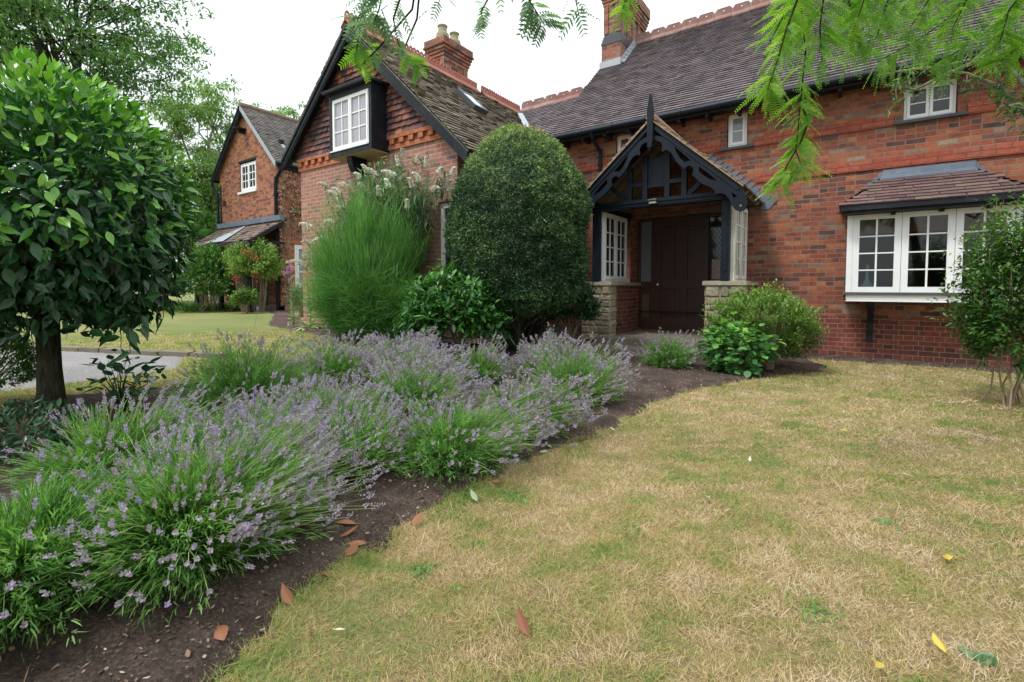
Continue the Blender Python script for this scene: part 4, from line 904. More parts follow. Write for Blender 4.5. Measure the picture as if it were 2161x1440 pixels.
DRYL = [leafmat('fallen_leaf_orange', [(0, (.22, .085, .045)), (1, (.36, .16, .08))], .6, .15, (1, 1, 1)), leafmat('fallen_leaf_yellow', [(0, (.55, .42, .06)), (1, (.66, .52, .10))], .5, .2, (1, 1, 1)),
        leafmat('fallen_leaf_cream', [(0, (.55, .50, .36)), (1, (.68, .64, .52))], .6, .15, (1, 1, 1)), leafmat('fallen_leaf_sage', [(0, (.30, .34, .20)), (1, (.44, .48, .33))], .6, .15, (1, 1, 1)),
        leafmat('fallen_leaf_green', [(0, (.07, .24, .05)), (1, (.12, .33, .06))], .4, .2)]
BARK = plain('bark_dark', (.022, .018, .013), (.05, .042, .03), .9, 14, 1.0, .12, 40)
def barkmat(name, c1, c2):
    m, t, b, L = nodes(name)
    g_ = t.nodes.new('ShaderNodeNewGeometry'); mp = t.nodes.new('ShaderNodeMapping'); mp.inputs['Scale'].default_value = (1, 1, .18); L(g_.outputs['Position'], mp.inputs[0])
    f = noise(t, 55, 5, .7, mp.outputs[0]); f2 = noise(t, 9, 4, .6)
    col = mixc(t, ramp(t, f, [(.38, (0, 0, 0)), (.62, (1, 1, 1))]), c1, c2); col = mixc(t, math_(t, 'MULTIPLY', f2, .5), col, (.05, .07, .035))
    L(col, b.inputs['Base Color']); b.inputs['Roughness'].default_value = .95; b.inputs['Specular IOR Level'].default_value = .1
    bump(t, b, f, 1.0, .02); return m
BARK = barkmat('bark_cracked_dark', (.010, .008, .006), (.075, .062, .046))
BARKG = plain('bark_grey_lichen', (.16, .15, .12), (.26, .27, .21), .9, 25, .7, .2, 40, dirt=((.07, .06, .05), .6))
BARKL = plain('bark_light_twig', (.24, .17, .11), (.34, .26, .18), .9, 14, .3)
STRAW = leafmat('grass_blade', [(0, (.72, .60, .41)), (.12, (.60, .455, .265)), (.26, (.54, .385, .195)), (.42, (.55, .46, .20)), (.62, (.42, .42, .14)), (1, (.15, .31, .05))], .7, .3, (1.1, 1.1, .9), big=.0)

def limb(mb, p, q, r0, r1, sag=0., wob=.03, n=6, seg=6, r=.5):
    p, q = A(p, float), A(q, float); t = np.linspace(0, 1, n)[:, None]; L = np.linalg.norm(q-p)
    pts = p+(q-p)*t+rng.normal(0, wob*L, (n, 3))*np.sin(t*math.pi); pts[:, 2] += sag*L*np.sin(t[:, 0]*math.pi)
    mb.tube(pts, np.linspace(r0, r1, n), seg, r, caps=False); return pts
def shrub(root, base, c, rad, ntw, lpt, L, wd, mat, stem=BARKL, prof=OVAL, nst=8, fold=.12, up=.35, inner=.5, droop=.15, lump=.22, rb=(0, 1), rtop=.0, bsp=.03, leafspread=.75, tail=.4, stemr=.012, lowcut=-.35, partname='foliage', curl=0.):
    """stems from the base fan out into a lumpy crown; leaves sit along the outer part of each twig"""
    base, c, rad = A(base, float), A(c, float), A(rad, float)
    wood, fol = MB(), MB()
    d = rdir(ntw*2); d = d[d[:, 2] > lowcut][:ntw]; n = len(d)
    lum = 1+lump*np.sin(d[:, 0]*5+c[0]*3)*np.sin(d[:, 1]*6+c[1])*np.cos(d[:, 2]*5+1)
    rr = (inner+(1-inner)*rng.random(n)**.45)*lum
    tip = c+d*rad*rr[:, None]
    hub = base+(c-base)*.55+d*rad*.25
    a0 = base+rng.normal(0, bsp, (n, 3))*A([1, 1, 0])
    for i in rng.choice(n, min(n, nst), replace=False):
        limb(wood, a0[i], hub[i], stemr, stemr*.6, wob=.05, n=4); 
    for i in rng.choice(n, min(n, nst*5), replace=False): limb(wood, hub[i], tip[i], stemr*.5, stemr*.15, sag=.04, n=4, seg=4)
    k = np.repeat(np.arange(n), lpt); t = 1-tail*rng.random(len(k)); o = hub[k]; T = tip[k]; ax = unit(T-o)
    pos = o+(T-o)*t[:, None]+rng.normal(0, L*.35, (len(k), 3))
    rd = rdir(len(k)); side = unit(rd-ax*(rd*ax).sum(1, keepdims=True))
    dr = unit(ax*(1-leafspread*.6)+side*leafspread+A([0, 0, up*.3])); nrm = unit(A([0, 0, 1.])*(.6+up)+ax*.5+rd*.35)
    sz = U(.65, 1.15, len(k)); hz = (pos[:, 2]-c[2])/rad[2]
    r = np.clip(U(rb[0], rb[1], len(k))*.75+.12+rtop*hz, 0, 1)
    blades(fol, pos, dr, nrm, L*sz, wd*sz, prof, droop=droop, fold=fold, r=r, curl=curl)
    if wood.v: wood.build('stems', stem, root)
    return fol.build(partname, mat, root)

# ---- clipped laurel standard on the left
bc = frombase(114, 454, 3.25); tb = A([-4.44, .87, float(g(-4.44))])
lt = thing('laurel_tree', 'clipped ball-headed laurel on a single dark trunk at the left, glossy bright leaves on top', 'tree', tb)
m = MB(); q = frombase(98, 640, 3.25); pts_ = [tb-A([0, 0, .1]), tb+A([0, 0, .04]), tb+(q-tb)*.2, tb+(q-tb)*.4, tb+(q-tb)*.6+A([.006, 0, 0]), tb+(q-tb)*.8, q, q+A([.05, .05, .5])]
m.tube(pts_, [.105, .082, .069, .064, .062, .064, .070, .06], 20)
V_ = m.v[0]; V_ += rng.normal(0, .0035, V_.shape)
limb(m, q-A([0, 0, .05]), q+A([-.25, .1, .5]), .05, .03); limb(m, q-A([0, 0, .12]), q+A([.28, .05, .4]), .045, .03)
m.build('trunk', BARK, lt, smooth=True)
wm = MB()
for k in range(26): d = rdir(1, .2)[0]; limb(wm, q+A([0, 0, U(0, .3)]), bc+d*A([.7, .7, .8]), .03, .008, n=5)
wm.build('branches', BARK, lt)
n = 12500; d = rdir(n); d = d[(d[:, 2] > -.93)]; n = len(d)
lum = 1+.05*np.sin(d[:, 0]*7)*np.cos(d[:, 1]*6+2)+.03*np.sin(d[:, 2]*11+d[:, 0]*9)
rr = (.42+.59*rng.random(n)**.62)*lum; rad = A([.785, .785, .935]); dd = d.copy(); dd[:, 2] = np.where(dd[:, 2] < -.80, -.80-(-.80-dd[:, 2])*.3, dd[:, 2])
pos = bc+dd*rad*rr[:, None]; tang = unit(A([0, 0, -1.])-d*(-d[:, 2:3])); tw = rdir(n)
up_ = np.clip(d[:, 2], 0, 1)[:, None]
dr = unit(d*(.55+.4*up_)+tang*(.40-.36*up_)+tw*.75+A([0, 0, .55])*up_); nrm = unit(d*.8+A([0, 0, .6])+rdir(n)*.55)
r = np.clip(.10+.26*d[:, 2]+.40*rng.random(n)+.45*(rr > .90)*(d[:, 2] > -.35)*(rng.random(n) < .34+.42*d[:, 2]+.12*d[:, 0]), 0, 1)  # paler new growth on top; lit right side and darker underside painted in
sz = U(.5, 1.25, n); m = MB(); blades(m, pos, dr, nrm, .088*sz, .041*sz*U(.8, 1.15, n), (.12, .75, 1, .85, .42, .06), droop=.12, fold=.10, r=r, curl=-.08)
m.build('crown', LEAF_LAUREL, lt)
# a few long shoots hanging under the ball
m = MB(); tw_ = MB()
for px, py in ((255, 735), (275, 745), (235, 700), (300, 690), (345, 670)):
    e = frombase(px, py, 3.1); s0 = e+A([-.03, 0, .22]); limb(tw_, s0, e, .004, .002, n=4, seg=4)
    blades(m, np.linspace(s0, e, 4), rdir(4, -.9), rdir(4, .3), .10, .048, (.12, .75, 1, .85, .42, .06), droop=.3, fold=.1, r=U(.1, .4, 4))
m.build('hanging_shoots', LEAF_LAUREL, lt); tw_.build('shoot_stems', BARK, lt)

# ---- box hedge at the left edge
hc = frombase(-42, 775, 3.3); hb_ = thing('box_shrub', 'small dense round box bush behind the laurel trunk, cut by the left edge', 'shrub', (hc[0], hc[1], float(g(hc[0]))))
shrub(hb_, (hc[0], hc[1], .25), hc, (.32, .32, .36), 900, 14, .020, .011, HEDGEM, prof=(.5, 1, .3), nst=6, up=.4, inner=.7, lump=.1, rtop=.25, tail=.3)

# ---- yew dome
yc = A([-3.76, 5.55]); yz = float(g(yc[0]))
yw = thing('yew_topiary', 'large clipped dome of dense tiny leaves on a short trunk beside the porch', 'topiary', (yc[0], yc[1], yz))
pz_ = A([.74, .84, .95, 1.1, 1.43, 1.76, 2.09, 2.42, 2.75, 2.95, 3.10, 3.20, 3.25]); pr_ = A([.35, .78, .88, .94, .99, 1.0, 1.0, .95, .80, .64, .46, .24, .0])*.935; pz_ = .75+(pz_-.75)*.975
def yewr(z): return np.interp(z, pz_, pr_)
n = 105000; s_arc = np.concatenate([[0], np.cumsum(np.hypot(np.diff(pz_), np.diff(pr_))*(pr_[1:]+pr_[:-1]+.05))]); z = np.interp(rng.random(n)*s_arc[-1], s_arc, pz_)
ph = U(0, 2*math.pi, n); rz = yewr(z); rz2 = yewr(z+.03); sl = (rz2-rz)/.03
nrm = unit(np.stack([np.cos(ph), np.sin(ph), -sl.clip(-6, 6)], 1))
ln = vnoise(ph*2.2, z*2.2, 1.0, 9)*.6+vnoise(ph*7, z*9, 1., 10)*.4+vnoise(ph*24, z*26, 1., 12)*.25
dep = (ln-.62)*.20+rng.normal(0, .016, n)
pos = np.stack([yc[0]+np.cos(ph)*rz, yc[1]+np.sin(ph)*rz, z], 1)+nrm*dep[:, None]
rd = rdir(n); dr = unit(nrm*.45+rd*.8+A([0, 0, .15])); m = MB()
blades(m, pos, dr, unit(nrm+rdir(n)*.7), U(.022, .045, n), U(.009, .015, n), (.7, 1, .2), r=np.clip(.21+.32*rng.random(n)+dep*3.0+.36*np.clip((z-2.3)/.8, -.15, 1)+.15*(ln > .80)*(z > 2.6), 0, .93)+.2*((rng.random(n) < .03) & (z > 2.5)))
# opaque dark core added inside the crown to block light through the gaps
nb = 34; zz = np.linspace(.80, 3.13, 22); th = np.linspace(0, 2*math.pi, nb, endpoint=False)
V = np.stack([np.stack([yc[0]+np.cos(th)*max(yewr(a)-.09, .02), yc[1]+np.sin(th)*max(yewr(a)-.09, .02), np.full(nb, a)], 1) for a in zz]).reshape(-1, 3)+rng.normal(0, .012, (22*nb, 3))
m.add(V, [(i*nb+j, i*nb+(j+1) % nb, (i+1)*nb+(j+1) % nb, (i+1)*nb+j) for i in range(21) for j in range(nb)], .0)
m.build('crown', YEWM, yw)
m = MB(); limb(m, (yc[0], yc[1], yz-.1), (yc[0]+.02, yc[1], .95), .10, .085, n=5, seg=12)
for k in range(14): a = U(0, 6.28); limb(m, (yc[0], yc[1], U(.3, .7)), (yc[0]+.6*math.cos(a), yc[1]+.6*math.sin(a), .95), .03, .012)
m.build('trunk', BARK, yw)
ds = thing('dark_evergreen_shrub', 'low dark glossy shrub between the yew trunk and the left stone pier of the porch', 'shrub', (-3.5, 6.55, yz))
shrub(ds, (-3.5, 6.6, .1), (-3.52, 6.6, .80), (.50, .42, .52), 600, 12, .055, .026, DARKLM, nst=10, up=.3, inner=.55)
ts = thing('twiggy_undergrowth', 'sparse bare twigs with few dark leaves in the shade under the yew', 'shrub', (-4.0, 6.2, yz))
shrub(ts, (-4.0, 6.1, .1), (-4.05, 6.2, .55), (.6, .4, .45), 160, 5, .05, .022, DARKLM, nst=30, inner=.3, stem=BARK)

# ---- laurel shrub in front of the yew
ls = thing('laurel_shrub', 'broad glossy laurel shrub with long pointed leaves between the feathery broom and the yew', 'shrub', (-4.15, 4.65, .2))
shrub(ls, (-4.15, 4.70, .2), (-4.15, 4.65, .72), (.78, .62, .66), 640, 9, .115, .040, LEAF_LAUREL2, prof=(.12, .7, 1, .8, .05), nst=10, up=.5, inner=.45, droop=.18, lump=.15, rtop=.18, leafspread=.85, tail=.35)

# ---- broom
bb = A([-5.85, 4.72, float(g(-5.85))]); bm = thing('broom_shrub', 'tall feathery bright green shrub of fine upright threads against the pale brick gable wall', 'shrub', bb)
ns = 820; d = rdir(ns*2); d[:, 2] = np.abs(d[:, 2]); d = d[:ns]; az_ = np.arange(24)*2.4; el_ = R(12)+R(72)*((np.arange(24)*.618) % 1)**.8; lob = np.stack([np.cos(az_)*np.cos(el_), np.sin(az_)*np.cos(el_), np.sin(el_)], 1); li = rng.integers(0, 24, ns); lsc = U(.95, 1.05, 24)[li]; d = unit(lob[li]+rdir(ns)*.42+A([0, 0, .25])); d[:, 2] = np.abs(d[:, 2])
Rr = ((np.abs(d[:, 0])/.90)**3+(np.abs(d[:, 1])/.85)**3+(d[:, 2]/2.22)**3)**(-1/3); tip = bb+d*(Rr*lsc*U(.5, 1.0, ns)**.6)[:, None]
m, wm = MB(), MB()
for i in range(70): limb(wm, bb+rng.normal(0, .05, 3)*A([1, 1, 0]), bb+(tip[i]-bb)*.5, .012, .004, sag=-.06, n=5, seg=4)
nth = 62; k = np.repeat(np.arange(ns), nth); t = .30+.70*rng.random(len(k))**.8; Tt = tip[k]; ax = unit(Tt-bb)
pos = bb+(Tt-bb)*t[:, None]+rng.normal(0, .05, (len(k), 3)); pos[:, 2] -= .15*(1-t)*np.linalg.norm(d[k][:, :2], axis=1)
low = pos[:, 2] < bb[2]+.95; keep = pos[:, 2] > bb[2]+.05
tuftv = np.repeat(rdir(ns*4)*.55, nth//4+1, axis=0)[:len(k)]; dr = unit(ax*.65+A([0, 0, .6])+tuftv*.7+rdir(len(k))*.22); dr[low] = unit(ax[low]*.8+rdir(low.sum())*.7)
blades(m, pos[keep], dr[keep], rdir(keep.sum()), U(.12, .30, keep.sum()), .0058, (1, .8, .2), r=np.clip(.16+.38*rng.random(keep.sum())+np.repeat(U(-.15, .15, ns)+U(-.14, .20, 24)[li], nth)[keep]+.16*((pos[keep][:, 2]-bb[2])-1.2), 0, 1), curl=.12)
wm.build('stems', BARKL, bm); m.build('foliage', BROOMM, bm)

# ---- buddleia behind the broom
ub = A([-6.35, 5.22, float(g(-6.35))]); ud = thing('buddleia', 'buddleia with drooping creamy white flower plumes and grey green leaves behind the broom', 'shrub', ub)
tips_px = [(708, 412), (735, 393), (760, 376), (700, 470), (690, 505), (655, 480), (662, 520), (672, 547), (795, 372), (842, 352), (850, 330), (885, 380), (900, 352), (925, 365), (938, 395), (870, 395), (912, 400), (952, 372),
           (770, 400), (820, 395), (730, 440), (705, 430), (955, 420), (900, 430), (860, 440), (640, 555), (690, 395), (800, 415), (775, 365), (835, 372), (930, 385), (690, 620), (715, 410), (880, 345)]
wm, fm = MB(), MB()
plumes = []
for i, (px, py) in enumerate(tips_px):
    e = frombase(px, py, U(7.0, 7.7)); e[1] = min(e[1], 5.50)
    pts = limb(wm, ub+rng.normal(0, .08, 3)*A([1, 1, 0]), e, .014, .004, sag=.10, n=8, seg=5)
    dd_ = unit(pts[-1]-pts[-2]); dd_ = unit(dd_+A([U(-.7, .3), -.2, U(-.5, .35)])); Lp = U(.15, .28); plumes.append((e, dd_, Lp))
    kk = rng.integers(2, 8, 80); pp = pts[kk]+rng.normal(0, .07, (80, 3)); dr = rdir(80, -.1)
    blades(fm, pp, dr, unit(rdir(80)*.5+A([0, 0, 1.])), U(.09, .17, 80), U(.018, .034, 80), (.2, 1, .85, .4, .06), droop=.35, fold=.12, r=U(0, 1, 80))
n = 3600; d = rdir(n); pp = ub+A([.15, .05, 1.85])+d*A([1.0, .32, 1.0])*U(.3, 1, n)[:, None]
blades(fm, pp, rdir(n, -.1), unit(rdir(n)*.5+A([0, 0, 1.])), U(.09, .17, n), U(.018, .032, n), (.2, 1, .85, .4, .06), droop=.35, fold=.12, r=U(0, 1, n))
wm.build('stems', BARKL, ud); fm.build('foliage', BUDDM, ud)
for e, dd_, Lp in plumes:
    m = MB(); n = 300; t = rng.random(n); rad_ = .038*(1-t*.8)*np.sqrt(rng.random(n)); a = U(0, 6.28, n)
    s1 = unit(np.cross(dd_, A([.3, .2, 1.]))); s2 = np.cross(dd_, s1)
    ctr = e+dd_*(Lp*t)[:, None]; ctr[:, 2] -= Lp*.4*t**2; o_ = s1*np.cos(a)[:, None]+s2*np.sin(a)[:, None]
    blades(m, ctr+o_*rad_[:, None], unit(o_+rdir(n)*.6), rdir(n), .016, .014, (.8, 1, .5), r=np.clip(U(0.35, 1, n)-.35*(rng.random() < .15), 0, 1)); m.build('flower_plume', PLUMEM, ud)

# ---- azalea with round leaved plant at its foot
az = thing('azalea_shrub', 'twiggy azalea with small light green leaf rosettes right of the porch pier', 'shrub', (-.80, 6.95, 0))
shrub(az, (-.80, 6.90, 0), (-.93, 6.95, .57), (.70, .58, .52), 1400, 17, .044, .016, AZAM, nst=26, prof=(.3, 1, .75, .1), up=.5, inner=.45, lump=.3, tail=.22, stem=BARKL, stemr=.008, rtop=.3, lowcut=-.8)
hy = thing('round_leaved_plant', 'lush plant with big round green leaves growing out of the azalea front', 'plant', (-1.08, 6.42, 0))
shrub(hy, (-1.08, 6.45, 0), (-1.12, 6.40, .33), (.44, .30, .36), 260, 4, .085, .085, HYDM, stemr=.005, nst=12, prof=(.35, .85, 1, .95, .6, .1), up=.6, inner=.5, fold=.06, droop=.25, rtop=.25, lowcut=-.95)
# ---- shrub at the right edge
rs_ = thing('evergreen_bush', 'upright open bush with small pointed leaves before the bay window at the right edge', 'shrub', (1.22, 6.15, 0))
shrub(rs_, (1.22, 6.15, 0), (1.22, 6.15, 1.06), (.46, .42, .92), 1050, 15, .058, .024, RSM, stem=BARKL, nst=11, prof=(.15, .9, .85, .05), up=.35, inner=.3, lump=.35, tail=.5, droop=.3, bsp=.09, stemr=.009, lowcut=-.75, rtop=.12)

# ---- nandina and the planting by the far gable
na = thing('nandina_shrub', 'airy shrub on thin canes with yellow green and red leaves by far gable', 'shrub', (-14.8, 7.45, .32))
m = MB(); nc_ = frombase(533, 570, 14.4)
for k in range(34):
    a = U(0, 6.28); bs = A([-14.75, 7.45, .30])+A([math.cos(a)*.42, math.sin(a)*.25, 0]); e = nc_+A([math.cos(a)*U(.2, .85), math.sin(a)*.4, U(-.5, .4)]); limb(m, bs, e, .011, .007, n=5, seg=5)
m.build('canes', BARKL, na)
shrub(na, nc_-A([0, 0, .6]), nc_+A([0, 0, .25]), (1.18, .7, .72), 760, 16, .095, .036, NANDM, nst=1, prof=(.3, 1, .1), up=.5, inner=.4, lump=.3, rtop=-.1, lowcut=-.7)
for px, py in ((520, 533), (498, 588), (541, 583), (538, 545)):
    m = MB(); c = frombase(px, py, 13.7); n = 40; blades(m, c+rng.normal(0, .06, (n, 3)), rdir(n), rdir(n), .06, .04, (.6, 1, .4), r=U(0, 1, n)); m.build('red_leaf_tip', NRED, na)
def bushmass(name, label, px, py, d, rx, rz, n, L, mat, cat='shrub', ry=None, zb=.3, group=None, **kw):
    c = frombase(px, py, d); t = thing(name, label, cat, (c[0], c[1], zb), group)
    shrub(t, (c[0], c[1], zb), c, (rx, ry or rx, rz), n, 12, L, L*.45, mat, nst=kw.pop('nst', 6), inner=kw.pop('inner', .55), **kw); return t
bushmass('green_shrub', 'rounded mid green shrub left of the nandina', 425, 600, 14.6, 1.1, .85, 560, .10, HEDGEM)
bushmass('green_shrub', 'light green leafy shrub under the lean-to canopy left of the nandina', 448, 560, 14.9, .75, .75, 380, .10, HEDGEM)
bushmass('hydrangea_shrub', 'small low shrub with pale flower heads at the foot of the nandina canes', 518, 632, 13.6, .42, .30, 140, .09, AZAM)
def strap_clump(name, label, p, n, L, mat, spread=.35, wd=.02):
    t = thing(name, label, 'plant', p); m = MB(); d = rdir(n, .9)
    blades(m, A(p)+rng.normal(0, spread, (n, 3))*A([1, 1, 0]), d, unit(np.cross(d, rdir(n))), U(.6, 1, n)*L, wd, (.6, 1, .9, .6, .1), droop=.55, r=U(.1, .9, n)); m.build('leaves', mat, t); return t
for px, lab in ((388, 'strappy grass-like clump at the far lawn edge behind the laurel ball'), (425, 'strappy grass-like clump at the middle of the far lawn edge'), (466, 'strappy grass-like clump at the far lawn edge next to the nandina canes')):
    c = onground(px, 655); strap_clump('daylily_clump', lab, (c[0], c[1], .3), 260, .75, HEDGEM, .4, .03)['group'] = 'strappy clumps along the far lawn edge'
pk = thing('pink_flowering_plant', 'tall leafy perennial with pink flowers between the far gable and the pale wing', 'plant', (-11.2, 6.85, .32))
shrub(pk, (-11.2, 6.85, .3), (-11.2, 6.85, .80), (.34, .34, .5), 150, 14, .08, .016, BUDDM, nst=20, prof=(.3, 1, .1), up=.3, inner=.2)
for px, py in ((608, 566), (604, 575), (611, 591), (618, 568), (599, 577), (613, 562)):
    m = MB(); c = frombase(px, py, 11.9); n = 26; blades(m, c+rng.normal(0, .026, (n, 3)), rdir(n), rdir(n), .026, .022, (.6, 1, .5), r=U(0, 1, n)); m.build('flower_head', PINKM, pk)
for (px, py, hgt, lab) in ((655, 697, .72, 'tall mullein with big pale leaves at the corner of the pale brick wing'), (619, 688, .45, 'smaller mullein with few leaves left of the wing corner')):
    c = onground(px, py); t = thing('mullein_plant', lab, 'plant', c, 'mulleins at the wing corner'); m = MB()
    m.tube([c, c+A([0, 0, hgt*.6]), c+A([-.08, 0, hgt*1.15])], [.022, .018, .012], 6); m.build('stem', MULM, t); m = MB(); n = 34; zz = rng.random(n)**1.6
    dr = rdir(n)*A([1, 1, .15])+A([0, 0, .45]); blades(m, c+A([0, 0, 1.])*(zz*hgt*.9)[:, None], dr, A([0, 0, 1.]), (.28-.18*zz)*hgt/.6, (.085-.05*zz)*hgt/.6, (.4, .9, 1, .6, .05), droop=.45, fold=.1, r=.4+.6*(1-zz)); m.build('leaves', MULM, t)
iv = thing('dead_climber', 'dried brown ivy clinging to the side wall next to the black downpipe', 'climbing plant', (-14.5, 8.6, .4))
m, wm = MB(), MB(); n = 1500
yy = np.concatenate([8.2+np.abs(rng.normal(0, .13, n//2)), U(8.2, 9.3, n//2)]); zz = np.concatenate([U(.9, 4.6, n//2), 4.7-np.abs(rng.normal(0, .9, n//2))]); kk = (vnoise(yy*5, zz*2.2, 1., 21) > .42) & ~((yy > 8.58) & (zz < 2.6)) & ((yy < 8.62) | (rng.random(len(yy)) < .35)); yy, zz = yy[kk], zz[kk]; n = len(yy)
blades(m, np.stack([np.full(n, -14.47)+U(0, .07, n), yy, zz], 1), rdir(n), unit(A([1, 0, 0])+rdir(n)*.6), .075, .06, (.5, 1, .3), droop=.3, r=U(0, 1, n)); m.build('dry_leaves', IVYM, iv)
for k in range(26): y = U(8.25, 9.4); limb(wm, (-14.47, y, U(.4, 1.5) if y < 8.6 else 2.6), (-14.46, y+U(-.2, .2), U(2.9, 4.5)), .012, .005, wob=.05, n=9, seg=5)
wm.build('stems', BARKL, iv)
cm = thing('broad_leaved_sapling', 'low dark broad-leaved sapling right of the laurel trunk in front of the drive', 'plant', (-4.1, 1.12, .2))
shrub(cm, (-4.1, 1.15, .2), (-4.05, 1.15, .45), (.26, .2, .18), 26, 3, .095, .052, LEAF_LAUREL, nst=14, prof=(.12, .75, 1, .85, .42, .06), up=.2, inner=.5, stemr=.007, stem=BARK, rb=(0, .4))
shc = frombase(40, 905, 2.75); shl = thing('low_green_plant', 'low dark leafy ground plant at the left edge below the laurel trunk', 'plant', (shc[0], shc[1], .15))
shrub(shl, (shc[0], shc[1], .12), (shc[0], shc[1], .25), (.5, .35, .16), 220, 8, .055, .02, DARKLM, nst=10, up=.4, inner=.4)

# ================================================================== lavender
def lavender(label, x, y, r_, h0, lean=(.12, -.05), nfl=420, nlf=6500, purple=.5, up=.0, lw=.0042, dens=1.0, hd=1.0, bare=0, bias=None):
    h = h0*.80; z = float(g(x)); c = A([x, y, z]); t = thing('lavender_bush', label, 'lavender', c, 'lavender bushes massed in the border')
    lean3 = A([lean[0], lean[1], 0.])
    def tips(n, k0, k1, thm=1.45):
        th = np.arccos(np.clip(1-rng.random(n)*(1-math.cos(thm)), -1, 1)); ph = U(0, 6.283, n); k = U(k0, k1, n)*(1+.12*np.sin(ph*3+x*7)+.08*np.sin(ph*7+y*5)+.10*np.sin(th*9+ph*2))
        q = np.stack([r_*np.sin(th)*np.cos(ph), r_*np.sin(th)*np.sin(ph), h*np.cos(th)**.8+.03], 1)*k[:, None]; return c+q+lean3*(k*(.4+np.cos(th)))[:, None], th
    fol, st, fl, wd = MB(), MB(), MB(), MB()
    # short woody base
    for i in range(26+bare):
        e, _ = tips(1, .35, .6 if i < 26 else .98); limb(wd, c+rng.normal(0, .04, 3)*A([1, 1, 0]), e[0], .006, .003, sag=-.03, n=5, seg=5)
    # leafy shoots
    ns = nlf//22; T, th = tips(ns, .45, .93, 1.62); B = c+(T-c)*.25; k = np.repeat(np.arange(ns), 22); s = .25+.75*rng.random(len(k))**.8; ax = unit(T-B)[k]
    pos = B[k]+(T-B)[k]*s[:, None]+rng.normal(0, .010, (len(k), 3)); pos[:, 2] += .03*np.sin(s*math.pi); pos[:, 2] = np.maximum(pos[:, 2], z+.03)
    dr = unit(ax*(1.1 if y < 1 else .8)+A([.25, -.15, 0])*(y < 1)+rdir(len(k))*.5+A([0, 0, .15]))
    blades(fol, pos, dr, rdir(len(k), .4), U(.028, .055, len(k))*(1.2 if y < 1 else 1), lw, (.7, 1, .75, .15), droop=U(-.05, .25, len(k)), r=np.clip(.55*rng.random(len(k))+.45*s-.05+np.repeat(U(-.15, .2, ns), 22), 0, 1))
    # flower stems: slender ribbons arching out, a whorled head on each
    T, th = tips(nfl, .92, 1.22, 1.42); 
    if y < 4:
        q = (T-c)[:, :2]/r_@A(bias if bias is not None else (0., 1.)); kp = q > U(-.85, .35, nfl)*(1 if bias is not None else 1.25); T = T[kp]; nfl = len(T)
    B = c+(T-c)*.42+rng.normal(0, .02, (nfl, 3)); dv = T-B; Ls = np.linalg.norm(dv, axis=1); d = unit(dv+A([0, 0, .25])*Ls[:, None]); dro = .22+up*-.2
    blades(st, B, d, rdir(nfl), Ls*1.03, .0026 if y < 3 else .004, (1, 1, .9, .8), droop=dro, r=U(0, 1, nfl)); blades(st, B, d, rdir(nfl), Ls*1.03, .0024 if y < 3 else .004, (1, 1, .9, .8), droop=dro, r=U(0, 1, nfl))
    E_ = B+d*(Ls*1.03)[:, None]; E_[:, 2] -= dro*Ls*1.03; E_[:, 2] = np.maximum(E_[:, 2], z+.04)
    hdv = unit(d*Ls[:, None]-A([0, 0, 1.])*(2*dro*Ls)[:, None]*.8); hdv = unit(hdv+A([0, 0, .35])+rdir(nfl)*.2)
    nf = 30 if y < 2.4 else 20; k = np.repeat(np.arange(nfl), nf); hl = U(.026, .056, nfl)*hd; s = rng.random(len(k)); s = np.round(s*5)/5+rng.normal(0, .04, len(k))
    o = rdir(len(k)); ax = hdv[k]; o = unit(o-ax*(o*ax).sum(1, keepdims=True))
    pos = E_[k]+ax*(hl[k]*s)[:, None]+o*(.0022*hd); hr = np.clip(rng.normal(purple*.62, .20, nfl), 0, 1)
    fs_ = U(.0066, .0114, len(k))*(1.1-.4*s)*hd*(.85 if y < 1 else 1 if y < 2.4 else 1.3)
    blades(fl, pos, unit(o+ax*.9), rdir(len(k)), fs_, fs_*.72, (.7, 1, .5), r=np.clip(hr[k]+rng.normal(0, .12, len(k)), 0, 1))
    wd.build('woody_stems', BARKL, t); fol.build('foliage', LAVG, t); st.build('flower_stems', LAVS, t)['kind'] = 'stuff'; fl.build('flower_heads', LAVF, t)['kind'] = 'stuff'
